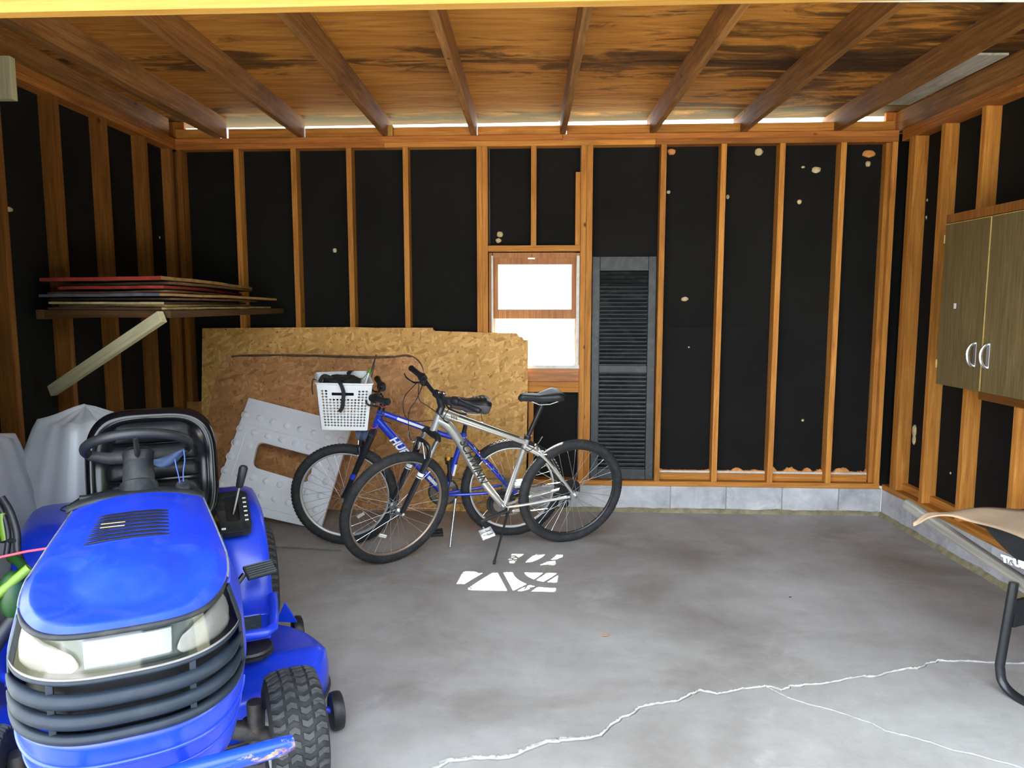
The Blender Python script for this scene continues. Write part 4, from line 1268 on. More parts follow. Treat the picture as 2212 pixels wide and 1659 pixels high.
for sg, e0, e1 in ((-1, bar[0], bar[5]), (1, bar[-1], bar[-6])):
    d = (e1 - e0).normalized()
    tube('grip', [e0 - d * .012, e0, e0 + d * .03, e0 + d * .10, e0 + d * .125], [.013, .0185, .0165, .0165, .019], M['blackplastic'], SB, 14)
    tube('shifter', [e0 + d * .128, e0 + d * .145, e0 + d * .175], [.021, .026, .020], M['blackplastic'], SB, 14)
    box('brake_mount', e0 + d * .19 - v_ * .012 - uf * .015, (0.045, 0.03, 0.035), M['blackplastic'], SB, frame((0, 0, 0), d, uf, v_).to_3x3(), .006)
    lv = [e0 + d * .195 - uf * .03 - v_ * .012, e0 + d * .14 - uf * .055 - v_ * .03, e0 + d * .06 - uf * .06 - v_ * .032, e0 + d * .02 - uf * .055 - v_ * .024]
    tube('brake_lever', spline(lv, 4), 0.0065, M['chrome'] if sg < 0 else M['blackmetal'], SB, 8, flat=.6)
cb = SP.p
cable('brake_cable', [bar[6] - uf * .03 - v_ * .02, cb(873, 860), cb(876, 900), cb(900, 910), cb(936, 908, .02)], M['blackplastic'], SB)
cable('brake_cable', [bar[7] - uf * .03 - v_ * .015, cb(905, 862, -.03), cb(925, 878, -.02), cb(945, 893, .03), cb(962, 910, .035), cb(970, 911, .03)], M['blackplastic'], SB)
cable('brake_cable', [bar[8], cb(900, 862, .0), cb(884, 888, 0), cb(883, 930, 0), cb(888, 952, 0)], M['blackplastic'], SB)
tube('brake_noodle', spline([cb(883, 930), cb(882, 944), cb(889, 955), cb(896, 954)], 5), 0.003, M['steel'], SB, 6)
cable('shift_cable', [bar[-8], cb(972, 880, .1), cb(958, 905, .06), cb(968, 915, .035)], M['blackplastic'], SB)
cable('shift_cable', [SP.p(1110, 957, .02), SP.p(1128, 968, .03), SP.p(1142, 975, .03), SP.p(1160, 960, .03), SP.p(1169, 944, .02)], M['blackplastic'], SB)
tube('cable_end', [SP.p(1162, 958, .03), SP.p(1172, 943, .02)], 0.003, M['steel'], SB, 6)
# rear brake
for sg in (1, -1):
    a = st_top.lerp(drop, .30) + n_ * .045 * sg
    tube('brake_arm', [a, a + (st_top - drop).normalized() * .07 - n_ * .02 * sg + u_ * .012], 0.006, M['steel'], SB, 8)
    box('brake_pad', a + u_ * .0 - n_ * .018 * sg, (0.05, 0.014, 0.012), M['blackplastic'], SB, frame((0, 0, 0), u_, v_, n_).to_3x3(), .002)
# drivetrain on the far side
for r, off in ((.093, .050), (.074, .044), (.055, .038)):
    chainring(SB, bb - n_ * off, n_, u_, r, M['blackmetal'] if r > .06 else M['chain'], int(r * 500), 'chainring', False)
cr_end = SP.p(1040, 1127, .075)
tube('crank_arm', [bb + n_ * .045, bb + n_ * .055, cr_end], [.016, .014, .011], M['blackmetal'], SB, 10, flat=.7)
tube('crank_arm', [bb - n_ * .055, bb - n_ * .06 - (cr_end - bb - n_ * .06)], [.014, .011], M['blackmetal'], SB, 10, flat=.7)
pedal(SB, SP.p(1046, 1143, .085), n_, u_ + v_ * .3, M['reflector'])
pedal(SB, bb - n_ * .07 - (cr_end - bb), n_ * -1, u_, M['reflector'])
for k, r in enumerate((.058, .052, .046, .040, .034, .028)):
    chainring(SB, CR_ - n_ * (.030 + k * .004), n_, u_, r, M['chain'], int(r * 500), 'sprocket', False)
def chain_run(a, b_, name='chain'):
    bm = bmesh.new(); L_ = (b_ - a).length; k = int(L_ / 0.0127)
    R3 = axis_m((0, 0, 0), b_ - a, n_).to_3x3()
    for i in range(k):
        p = a.lerp(b_, (i + .5) / k)
        add_box(bm, p, (0.0085 if i % 2 else .005, 0.0085, 0.0105), R3)
    return obj(name, bm, M['chain'], SB)
chain_run(bb - n_ * .045 + v_ * .083, CR_ - n_ * .045 + v_ * .045)
jock = CR_ - n_ * .05 - v_ * .11 - u_ * .01
chain_run(bb - n_ * .045 - v_ * .083, jock - v_ * .02)
bm = bmesh.new(); add_tube(bm, [CR_ - n_ * .05 - v_ * .03 + u_ * .01, jock], .010, 8, flat=.6); add_tube(bm, [jock - n_ * .004, jock + n_ * .004], .024, 12)
add_tube(bm, [CR_ - n_ * .054 - v_ * .055 + u_ * .01, CR_ - n_ * .046 - v_ * .055 + u_ * .01], .024, 12)
obj('derailleur', bm, M['blackmetal'], SB, auto=.9)
lathe('spoke_guard', [(0.0, -.002), (.072, -.002), (.072, .002), (0, .002)], M['blackplastic'], SB, frame(CR_ - n_ * .026, u_, v_, n_), 28)
tube('water_bottle_boss', [SP.p(1030, 1020, .03), SP.p(1031, 1022, .03)], .004, M['steel'], SB, 6)
ks0 = SP.p(1097, 1106, .03); ks1 = atZ(1067, 1218, 0.008)
tube('kickstand', [ks0, ks0.lerp(ks1, .12), ks1], [.012, .007, .006], M['blackmetal'], SB, 10)
tube('kickstand_foot', [ks1.lerp(ks0, .05), ks1], [.009, .0075], M['blackplastic'], SB, 10)
# lettering and stripes
pt0 = SP.p(999, 951, .0335)
dvec = (SP.p(1045, 1042, .0305) - pt0)
text_on('lettering', 'SCHWINN', pt0 - v_ * 0.0 + n_ * .001, dvec, n_, 0.066, M['black_decal'], FR, 0.25, .0006, .0012)
def stripe(a, b_, w, off, mat, name='stripe'):
    a3, b3 = SP.p(*a, off), SP.p(*b_, off)
    d = (b3 - a3); R3 = frame((0, 0, 0), d.normalized(), n_.cross(d).normalized(), n_).to_3x3()
    return box(name, (a3 + b3) / 2, (d.length, w, 0.0012), mat, FR, R3)
stripe((992, 899), (1122, 944.5), 0.008, 0.0215, M['black_decal'])
for k in range(4):
    x = 975 + k * 3.6
    stripe((x, 897 + k * 1.2), (x + 1.2, 904 + k * 1.2), 0.0045, 0.0255, M['black_decal'])

# ---------------- blue bike behind ----------------
CB = Vector((0.0, 4.545, 0.327)); AZ2, LN2 = 9.6, 7.5
BP = BPlane(CB, AZ2, LN2)
u2, n2, v2 = BP.u, BP.n, BP.v
BB_ = wroot('bicycle', (CB.x - 0.05, CB.y - 0.1, 0.0))
tag(BB_, 'blue mountain bike with silver rims and a white basket, behind the silver bike', 'bicycle')
wheel(BB_, 'rear_wheel', CB, AZ2 - 1, LN2, 0.300, 0.028, M['rim_alu'], True, reflect=(4.9,))
CBF = Vector((-1.034, 4.37, 0.327))
AZg, LNg = 2.0, 7.0
wheel(BB_, 'front_wheel', CBF, AZg, LNg, 0.300, 0.028, M['rim_alu'], True, reflect=(5.3,))
ug, ng, vg = basis(AZg, LNg)
b2 = BP.p(959, 1068)
s2 = BP.p(1001, 938)
hT = BP.p(823, 886); hB = BP.p(811, 924)
bm = bmesh.new()
add_tube(bm, [b2, s2], .0165, 14)
t20 = BP.p(826, 892); t21 = BP.p(932, 930); t22 = BP.p(984, 945); t23 = BP.p(1004, 946)
add_tube(bm, spline([t20, t21, t22, t23], 5), .0185, 14)
add_tube(bm, [BP.p(815, 905), BP.p(874, 972), b2], [.025, .025, .022], 14)
FR2 = obj('frame', bm, M['bikeblue'], BB_, auto=.9)
tube('head_tube', [hT, hB], .021, M['bikeblue'], BB_, 16)
tube('bottom_bracket', [b2 - n2 * .036, b2 + n2 * .036], 0.022, M['bikeblue'], BB_, 14)
for sg in (1, -1):
    o_ = n2 * (0.060 * sg)
    tube('chainstay', spline([b2 + n2 * .014 * sg, b2.lerp(CB, .4) + n2 * .04 * sg, CB + o_ - u2 * .02]), 0.010, M['bikeblue'], BB_, 10)
    tube('seatstay', spline([BP.p(1003, 948) + n2 * .014 * sg, BP.p(1003, 948).lerp(CB, .35) + n2 * .044 * sg, CB + o_ - u2 * .01]), 0.0095, M['bikeblue'], BB_, 10)
    box('dropout', CB + o_, (0.05, 0.05, 0.006), M['bikeblue'], BB_, frame((0, 0, 0), u2, v2, n2).to_3x3(), 0.002)
    a = BP.p(1003, 948).lerp(CB, .30) + n2 * .046 * sg
    tube('brake_arm', [a, a + (s2 - CB).normalized() * .07 - n2 * .02 * sg + u2 * .012], 0.006, M['steel'], BB_, 8)
tube('seat_clamp', [s2 - v2 * .012, s2 + v2 * .012], .021, M['bikeblue'], BB_, 12)
tube('seat_post', [s2, BP.p(1010, 900)], .0135, M['blackmetal'], BB_, 12)
saddle(BB_, BP.p(972, 863), BP.p(1061, 872), n2, v2 * 1.0 - u2 * .05, 0.185, 0.105, M['blackplastic'], M['saddle_grey'])
for k in range(4):
    p = BP.p(1024 + k * 8.5, 857 + k * 0.5, 0.035)
    bm = bmesh.new(); bmesh.ops.create_uvsphere(bm, u_segments=12, v_segments=8, radius=1)
    bmesh.ops.transform(bm, matrix=frame(p, u2 * .010 - v2 * .003, v2 * .004, n2 * .018), verts=bm.verts)
    obj('gel_pad', bm, M['saddle_pale'], BB_, smooth=True)
cable('seat_cord', [BP.p(1039, 893), BP.p(1041, 905), BP.p(1042, 915)], M['blackplastic'], BB_, .002)
tube('seat_light', [BP.p(1041, 912), BP.p(1042, 917)], .006, M['reflector'], BB_, 8)
# fork
cr2 = BP.p(806, 934)
bm = bmesh.new(); add_tube(bm, [cr2 - ng * .075, cr2 - ng * .05 , cr2, cr2 + ng * .05, cr2 + ng * .075], [.018, .022, .026, .022, .018], 12)
obj('fork_crown', bm, M['blackmetal'], BB_, auto=.9)
for sg in (1, -1):
    a = cr2 + ng * .066 * sg; e = CBF + ng * .062 * sg
    tube('fork_leg', [a, a.lerp(e, .45), a.lerp(e, .47), a.lerp(e, .97), e], [.021, .021, .018, .015, .012], M['blackmetal'], BB_, 12)
    tube('fork_decal', [a.lerp(e, .60), a.lerp(e, .68)], .0182, M['bikeblue'], BB_, 12)
    q0 = a.lerp(e, .32) - ug * .026
    tube('brake_arm', [q0, q0 + v2 * .09 - ng * .03 * sg], 0.006, M['steel'], BB_, 8)
    tube('axle_nut', [CBF + ng * .055 * sg, CBF + ng * .08 * sg], .009, M['steel'], BB_, 6)
tube('fork_arch', spline([cr2.lerp(CBF, .3) + ng * .066 - ug * .02, cr2.lerp(CBF, .17) + ng * .05 - ug * .045, cr2.lerp(CBF, .17) - ng * .05 - ug * .045, cr2.lerp(CBF, .3) - ng * .066 - ug * .02], 5), .011, M['blackmetal'], BB_, 8)
hd2 = (hT - hB).normalized()
tube('stem', [hT, hT + hd2 * .05, BP.p(820, 852)], [.022, .019, .018], M['blackmetal'], BB_, 12)
cl2 = BP.p(816, 851)
g0 = BP.p(815, 818, -.27); g1 = BP.p(838, 868, .27)
bar2 = spline([g0, cl2 - ng * .14 + v2 * .015, cl2 - ng * .05, cl2 + ng * .05, cl2 + ng * .14 + v2 * .01, g1], 5)
tube('handlebar', bar2, .0125, M['blackmetal'], BB_, 12)
for e0, e1 in ((bar2[0], bar2[4]), (bar2[-1], bar2[-5])):
    d = (e1 - e0).normalized()
    tube('grip', [e0 - d * .012, e0, e0 + d * .03, e0 + d * .10, e0 + d * .12], [.013, .021, .018, .018, .021], M['blackplastic'], BB_, 14)
    tube('shifter', [e0 + d * .122, e0 + d * .14, e0 + d * .175], [.024, .030, .022], M['blackplastic'], BB_, 14)
    tube('brake_lever', spline([e0 + d * .18 - ug * .03 - v2 * .02, e0 + d * .12 - ug * .05 - v2 * .035, e0 + d * .02 - ug * .05 - v2 * .03], 4), .007, M['blackmetal'], BB_, 8)
cable('brake_cable', [cl2 + n2 * .05, BP.p(806, 880, .06), BP.p(812, 893, .05), BP.p(832, 898, .03)], M['steel'], BB_, .003)
cable('brake_cable', [cl2 + n2 * .08, BP.p(830, 885, .08), BP.p(826, 905, .06), BP.p(845, 915, .04)], M['blackplastic'], BB_, .003)
cable('red_thread', [BP.p(799, 921, .06), BP.p(806, 926, .06), BP.p(815, 922, .06), BP.p(820, 927, .06)], M['redplastic'], BB_, .002)
cable('red_thread', [BP.p(818, 874, .1), BP.p(826, 880, .1), BP.p(835, 877, .1), BP.p(836, 882, .1)], M['redplastic'], BB_, .002)
# drivetrain
lathe('chain_guard', [(.058, -.003), (.098, -.003), (.098, .003), (.058, .003)], M['blackplastic'], BB_, frame(b2 - n2 * .052, u2, v2, n2), 36, closed=True)
for r, off in ((.086, .046), (.070, .041)):
    chainring(BB_, b2 - n2 * off, n2, u2, r, M['chain'], int(r * 500))
ce2 = BP.p(942, 1136, .07)
tube('crank_arm', [b2 + n2 * .045, ce2], [.014, .011], M['blackmetal'], BB_, 10, flat=.7)
tube('crank_arm', [b2 - n2 * .055, b2 - n2 * .055 - (ce2 - b2 - n2 * .07)], [.014, .011], M['blackmetal'], BB_, 10, flat=.7)
pedal(BB_, BP.p(942, 1143, .08), n2, u2, M['blackplastic'])
pedal(BB_, b2 - n2 * .07 - (ce2 - b2 - n2 * .07), n2 * -1, u2, M['blackplastic'])
for k, r in enumerate((.060, .053, .046, .040, .034)):
    chainring(BB_, CB - n2 * (.030 + k * .004), n2, u2, r, M['chain'], int(r * 500), 'sprocket', False)
SBk = SB; SB = BB_
chain_run(b2 - n2 * .045 + v2 * .083, CB - n2 * .045 + v2 * .045); chain_run(b2 - n2 * .045 - v2 * .083, CB - n2 * .05 - v2 * .12)
SB = SBk
kk0 = BP.p(984, 1078, .03); kk1 = atZ(972, 1182, .008)
tube('kickstand', [kk0, kk0.lerp(kk1, .1), kk1], [.014, .007, .006], M['steel'], BB_, 10)
# decals
def bdec(a, b_, w, off, mat, par, name='stripe'):
    a3, b3 = BP.p(*a, off), BP.p(*b_, off); d = b3 - a3
    return box(name, (a3 + b3) / 2, (d.length, w, 0.0012), mat, par, frame((0, 0, 0), d.normalized(), n2.cross(d).normalized(), n2).to_3x3())
bdec((858, 904), (925, 928), 0.016, .0188, M['white_decal'], FR2)
bdec((985, 1004), (979, 1028), 0.014, .0172, M['white_decal'], FR2)
bdec((925, 1030), (943, 1048), 0.020, .0245, M['white_decal'], FR2)
h0 = BP.p(846, 946, .0262)
text_on('lettering', 'HUFFY', h0, BP.p(874, 977, .026) - h0, n2, 0.066, M['white_decal'], FR2, 0.25, .0006, .0020)
# bottle with amber cap near the seat tube
tube('pump', [BP.p(972, 1040, .02), BP.p(969, 992, .02)], .012, M['blackplastic'], BB_, 10)
tube('pump_cap', [BP.p(969, 994, .02), BP.p(969, 986, .02)], .012, M['amber'], BB_, 10)
# coloured beads on the seat stay
for k, c in enumerate(('redplastic', 'amber', 'greenplastic', 'reflector') * 3):
    p = BP.p(1035 + k * 5.2, 982 + k * 5.6 + (3 if k % 2 else -3), .055)
    bm = bmesh.new(); bmesh.ops.create_icosphere(bm, subdivisions=1, radius=.0065); bmesh.ops.translate(bm, vec=p, verts=bm.verts)
    obj('spoke_bead', bm, M[c], BB_, smooth=True)

# ---------------- basket ----------------
M['basket'] = plain('white_basket_plastic', (0.78, 0.78, 0.79), 0.4, var=0.03)
BK = empty('basket'); 
f0 = atY(682, 829, 4.22); f1 = atY(806, 831, 4.25); g0_ = atY(681, 806, 4.50); g1_ = atY(794, 803, 4.53)
fb0 = atY(694, 928, 4.26); fb1 = atY(795, 930, 4.28)
dz = (f0.z - fb0.z)
gb0 = g0_ + (fb0 - f0) * 0.98 + Vector((0.01, -.03, 0)); gb1 = g1_ + (fb1 - f1) * 0.98 + Vector((-.01, -.03, 0))
TOPc = [f0, f1, g1_, g0_]; BOTc = [fb0, fb1, gb1, gb0]
def rr(corners, r, t):
    """point at parameter t in [0,1) round a rounded quad"""
    e = t * 4; i = int(e) % 4; f = e - int(e)
    a, b_ = corners[i], corners[(i + 1) % 4]
    p = a.lerp(b_, f)
    # soften corners
    m = min(f, 1 - f)
    if m < r:
        prev = corners[i - 1] if f < .5 else corners[(i + 2) % 4]
        cn_ = a if f < .5 else b_
        k = (1 - m / r) * 0.5
        k = k * k * r * 1.0
        cen = (corners[0] + corners[1] + corners[2] + corners[3]) / 4
        p = p + (cen - p) * k
    return p
BK.location = (fb0 + fb1 + gb0 + gb1) / 4
WROOT[BK.name] = Matrix.Translation(-BK.location)
tag(BK, 'white perforated plastic basket hung on the handlebar of the blue bike', 'basket')
def BS(t, h): # h 0 bottom .. 1 top
    return rr(BOTc, .13, t).lerp(rr(TOPc, .13, t), h)
bm = bmesh.new()
nc = 15; nr = 13
def vert(p): return bm.verts.new(p)
cells_t = nc * 4
h0_, h1_ = 0.07, 0.88
cache = {}
def gv(i, j):
    i %= cells_t
    if (i, j) not in cache:
        h = h0_ + (h1_ - h0_) * j / nr
        cache[(i, j)] = vert(BS(i / cells_t, h))
    return cache[(i, j)]
for i in range(cells_t):
    side = i // nc; ci = i % nc
    for j in range(nr):
        q = [gv(i, j), gv(i + 1, j), gv(i + 1, j + 1), gv(i, j + 1)]
        edgec = ci == 0 or ci == nc - 1
        slot = side in (0, 2) and 4 <= ci <= 9 and j == 11
        nearslot = side in (0, 2) and 3 <= ci <= 10 and j in (10, 11, 12)
        if slot: continue
        if edgec or nearslot:
            bm.faces.new(q); continue
        c = (q[0].co + q[2].co) / 2
        mids = [(q[k].co + q[(k + 1) % 4].co) / 2 for k in range(4)]
        k_ = 0.86
        dd = [vert(c + (m_ - c) * k_ * (1.0 if t_ % 2 else 1.0)) for t_, m_ in enumerate(mids)]
        for k in range(4):
            bm.faces.new((q[k], q[(k + 1) % 4], dd[k]))
            bm.faces.new((q[(k + 1) % 4], dd[(k + 1) % 4], dd[k]))
# bands above and below
for i in range(cells_t):
    a = [gv(i, nr), gv(i + 1, nr)]
    t0, t1 = i / cells_t, (i + 1) / cells_t
    key = [cache.setdefault(('T', (i + s_) % cells_t), None) for s_ in (0, 1)]
    for s_ in (0, 1):
        kk = ('T', (i + s_) % cells_t)
        if cache[kk] is None: cache[kk] = vert(BS(((i + s_) % cells_t) / cells_t, 1.0))
        kb = ('B', (i + s_) % cells_t)
        if kb not in cache: cache[kb] = vert(BS(((i + s_) % cells_t) / cells_t, 0.0))
    T0, T1 = cache[('T', i)], cache[('T', (i + 1) % cells_t)]
    B0, B1 = cache[('B', i)], cache[('B', (i + 1) % cells_t)]
    bm.faces.new((a[0], a[1], T1, T0)); bm.faces.new((B0, B1, gv(i + 1, 0), gv(i, 0)))
bm.faces.new([cache[('B', i)] for i in range(cells_t)])
o = obj('body', bm, M['basket'], BK); solidify(o, 0.0025, 0)
rim_pts = [BS(i / 64, 1.0) for i in range(64)]
tube('rim', rim_pts, 0.0065, M['basket'], BK, 8, closed=True)
M['webbing'] = plain('black_webbing', (0.012, 0.012, 0.014), 0.8, bmp=.4)
def ribbon(name, pts, w, wdir, mat, label, cat, parent=None, t=.002):
    P = spline(pts, 6); bm = bmesh.new(); rows = []
    for i, p in enumerate(P):
        tg = (P[min(i + 1, len(P) - 1)] - P[max(i - 1, 0)]).normalized()
        d = Vector(wdir); d = (d - tg * d.dot(tg)).normalized()
        nn = tg.cross(d)
        rows.append([p + d * w / 2 + nn * t, p - d * w / 2 + nn * t, p - d * w / 2 - nn * t, p + d * w / 2 - nn * t])
    V = grid_surf(bm, rows, closed_v=True); bm.faces.new(V[0]); bm.faces.new(list(reversed(V[-1])))
    o = obj(name, bm, mat, parent)
    if label: tag(o, label, cat)
    return o
ctr = (f0 + f1 + g0_ + g1_) / 4
bag = []
bm = bmesh.new(); bmesh.ops.create_uvsphere(bm, u_segments=24, v_segments=14, radius=1)
for v in bm.verts:
    k = 1 + .22 * mnoise.noise(v.co * 2.4) + .10 * mnoise.noise(v.co * 6)
    v.co = Vector((v.co.x * .115 * k, v.co.y * .085 * k, v.co.z * (.035 if v.co.z > 0 else .13) * k)) + ctr + Vector((-.01, 0.0, -.014))  # lower half deepened, its black standing in for shade inside the basket
BAG = obj('bag', bm, M['webbing'], None, smooth=True)
tag(BAG, 'crumpled black bag lying in the white bicycle basket', 'bag')
ribbon('strap', [atY(756, 803, 4.36), atY(748, 815, 4.30), atY(733, 822, 4.24), atY(737, 832, 4.205), atY(742, 848, 4.21), atY(741, 866, 4.215), atY(739, 880, 4.22), atY(733, 890, 4.21)], .022, (1, 0, 0), M['webbing'], None, None, BAG)
ribbon('strap', [atY(752, 806, 4.42), atY(756, 802, 4.47), atY(760, 801, 4.50)], .022, (1, 0, 0), M['webbing'], None, None, BAG)
ribbon('strap', [atY(690, 826, 4.30), atY(700, 812, 4.33), atY(722, 818, 4.32), atY(748, 812, 4.34)], .024, (0, .5, 1), M['webbing'], None, None, BAG)
ribbon('drawstring', [atY(684, 822, 4.30), atY(676, 820, 4.27), atY(674, 838, 4.26), atY(676, 852, 4.26)], .008, (0, 1, 0), M['webbing'], None, None, BAG)
FM = wroot('folded_umbrella', atY(785, 835, 4.42)); tag(FM, 'thin black and green folded umbrella poking out of the white basket', 'umbrella')
tube('tip', [atY(813, 766, 4.42), atY(800, 805, 4.40)], .004, M['blackplastic'], FM, 8)
tube('rib', [atY(812, 767, 4.42), atY(806, 800, 4.42), atY(797, 836, 4.40)], .003, M['blackplastic'], FM, 8)
tube('collar', [atY(801, 800, 4.41), atY(796, 806, 4.40)], .011, M['greenplastic'], FM, 10)
tube('cord', [atY(797, 803, 4.41), atY(784, 817, 4.40), atY(773, 829, 4.38)], .0025, M['greenplastic'], FM, 8)
tube('shaft', [atY(797, 805, 4.40), atY(788, 832, 4.38), atY(783, 850, 4.36)], .006, M['white_decal'], FM, 8)
# grey cloth under the basket
M['greycloth'] = plain('grey_blue_cloth', (0.06, 0.08, 0.13), 0.8, bmp=.3)
bm = bmesh.new(); rows = []
for i in range(12):
    t = i / 11; rows.append([atY(768 + 32 * t, 927 + 3 * math.sin(t * 9) + k * 5.0 * (1 + .8 * math.sin(t * 3.1)), 4.31 + .05 * t + .012 * math.sin(t * 12 + k)) for k in range(4)])
grid_surf(bm, rows); o = obj('cloth', bm, M['greycloth'], None, smooth=True); solidify(o, .002)
tag(o, 'small grey-blue cloth tied under the basket on the blue bike', 'cloth')
# ================= LAWN TRACTOR =================
M['mblue'] = None
def mk_mblue():
    m, nt, b = newmat('tractor_blue_paint')
    v, rnd, raw = objvec(nt, False)
    c = ramp(nt, noise(nt, v, 3.0, 5, 0.6), [(0.3, (0.006, 0.038, 0.60)), (0.7, (0.010, 0.055, 0.74))])
    dust = ramp(nt, noise(nt, v, 9, 8, 0.7, .8), [(0.50, 0.0), (0.75, 1.0)])
    c = mix(nt, math_(nt, 'MULTIPLY', dust, 0.16), c, (0.18, 0.20, 0.30))
    sc = ramp(nt, noise(nt, mapping(nt, v, (60, 4, 4), (0, 0, .9)), 3, 3, .5), [(0.74, 0.0), (0.78, 1.0)])
    c = mix(nt, math_(nt, 'MULTIPLY', sc, 0.25), c, (0.3, 0.35, 0.6))
    L(nt, c, b.inputs['Base Color']); b.inputs['Roughness'].default_value = 0.36
    b.inputs['Coat Weight'].default_value = 0.35; b.inputs['Coat Roughness'].default_value = 0.18
    return m
M['mblue'] = mk_mblue()
def mk_rusty():
    m, nt, b = newmat('chipped_blue_paint')
    v, rnd, raw = objvec(nt, False)
    sep = N(nt, 'ShaderNodeSeparateXYZ'); L(nt, v, sep.inputs[0])
    n1 = noise(nt, mapping(nt, v, (26, 9, 26)), 1.6, 8, .7, .6)
    edge = math_(nt, 'MULTIPLY_ADD', sep.outputs[1], 1.1, -0.12, clamp=True)
    low = math_(nt, 'MULTIPLY', math_(nt, 'SUBTRACT', 0.495, sep.outputs[2]), 4.0)
    k = ramp(nt, math_(nt, 'ADD', math_(nt, 'ADD', n1, edge), low), [(0.74, 0.0), (0.78, 1.0)])
    rc_ = ramp(nt, noise(nt, v, 30, 5, .6), [(0.4, (0.13, 0.045, 0.028)), (0.55, (0.25, 0.17, 0.13)), (0.7, (0.36, 0.34, 0.31))])
    c = mix(nt, k, (0.008, 0.05, 0.68), rc_)
    L(nt, c, b.inputs['Base Color']); L(nt, ramp(nt, k, [(0, .28), (1, .85)]), b.inputs['Roughness'])
    return m
M['rusty'] = mk_rusty()
M['grille'] = plain('faded_grille_plastic', (0.010, 0.017, 0.028), 0.5, spec=.3, var=.15, dirt=(0.035, .045, .06), dirt_amt=.3)
M['dashplastic'] = plain('dusty_dash_plastic', (0.014, 0.017, 0.021), 0.5, spec=.3, var=.2, dirt=(0.07, .065, .055), dirt_amt=.5)
M['seatvinyl'] = plain('glossy_black_vinyl', (0.004, 0.004, 0.006), 0.16, spec=.4, var=.1, coat=.15)
M['seatpad'] = plain('black_seat_pad', (0.006, 0.007, 0.009), 0.42, spec=.3, bmp=.35)
M['headlight'] = plain('hazy_lamp_plastic', (0.19, 0.176, 0.168), 0.42, 0.0, spec=.3, var=.25, scale=9, dirt=(0.15, .145, .14), dirt_amt=.5, coat=.2)
M['lampmirror'] = plain('lamp_reflector', (0.42, 0.46, 0.50), 0.25, 0.6, var=.2, scale=5)
M['lens'] = mg
M['grease'] = plain('greasy_metal', (0.045, 0.045, 0.05), 0.5, 0.5, var=.4, scale=18, dirt=(0.12, .09, .06), dirt_amt=.6)
M['mat_green'] = plain('grassy_rubber_mat', (0.030, 0.055, 0.055), 0.8, var=.3, scale=30, dirt=(0.16, .17, .08), dirt_amt=.35, bmp=.4)
TYAW = math.radians(25)
TF = Vector((math.sin(TYAW), -math.cos(TYAW), 0)); TR_ = Vector((math.cos(TYAW), math.sin(TYAW), 0))
TO = Vector((-1.040, 1.913, 0))
TM = frame(TO, TF, TR_, (0, 0, 1))
TR = empty('lawn_tractor', mw=TM)
tag(TR, 'blue ride-on lawn tractor with black seat and faded headlights, front left', 'lawn tractor')
TMi = TM.inverted()
def tp(px, py, z):      # pixel at height z -> tractor coordinates
    return TMi @ atZ(px, py, z)
XC_ = 0.12; XB = -0.43
def zh(x): return interp(x, [-.43, -.1, .2, .36, .48], [.878, .868, .852, .842, .815])
def shell(k, s):
    """rings: 0 bottom .. 3 hood edge .. 7 spine"""
    xn = [.455, .492, .486, .468, .446, .36, .24, .16]
    w = [.236, .264, .257, .226, .203, .135, .065, 0.0]
    def ring(k):
        p = [2.7, 2.8, 3.0, 3.5, 3.5, 2.8, 2.6, 2.6][k]
        sg = 1 if s >= 0 else -1; a = abs(s)
        if a < .6:
            th = a / .6 * PI / 2
            cy = abs(math.sin(th)) ** (2 / p); cx = abs(math.cos(th)) ** (2 / p)
            x = XC_ + (xn[k] - XC_) * cx; ww = w[k]; y = ww * cy
        else:
            t = (a - .6) / .4
            x = XC_ - t * (XC_ - XB)
            ww = w[k] * (1 - .17 * t) - (0.012 * math.sin(PI * t) if k < 3 else 0); y = ww
        r = y / w[k] if w[k] > 0 else 0
        if k == 0: z = interp(x, [-.43, .1, .45], [.56, .44, .40])
        elif k == 1: z = interp(x, [-.43, .1, .3, .5], [.65, .62, .600, .572])
        elif k == 2: z = interp(x, [-.43, .1, .3, .5], [.76, .745, .74, .706]) if a >= .6 else .713 + .014 * r ** 2.5
        elif k == 3: z = zh(x) - .022 if a >= .6 else .800 + (zh(x) - .016 - .800) * min(1, r * 1.0) ** 1.3
        else: z = zh(x) + [0, .004, .012, .014][k - 4] - (0.012 if k == 4 else 0) * 1.0
        if k == 4 and a < .6:
            z3 = .800 + (zh(x) - .016 - .800) * r ** 1.3
            z = z3 + .016
        if k == 5 and a < .6:
            z = min(zh(x) + .004, .815 + (x < .2) * 0 + max(0, (.37 - x)) * .12)
        return Vector((x, y * sg + .007, z))
    k0 = int(min(k, 6.999)); f = k - k0
    return ring(k0).lerp(ring(k0 + 1), f)
def patch(name, k0, k1, s0, s1, nk, ns, mat, parent=None, thick=.004, inset=0.0, off=-1):
    bm = bmesh.new()
    G = []
    for i in range(ns + 1):
        s = s0 + (s1 - s0) * i / ns
        row = []
        for j in range(nk + 1):
            p = shell(k0 + (k1 - k0) * j / nk, s)
            if inset:
                q = Vector((p.x - XC_, p.y * 1.3, 0))
                if q.length > 1e-5: p = p - q.normalized() * inset
            row.append(p)
        G.append(row)
    grid_surf(bm, G)
    bmesh.ops.remove_doubles(bm, verts=bm.verts, dist=1e-5)
    o = obj(name, bm, mat, parent or TR, smooth=True)
    if thick: solidify(o, thick, off)
    return o
hood = patch('hood', 3.06, 7, -1, 1, 26, 120, M['mblue'])
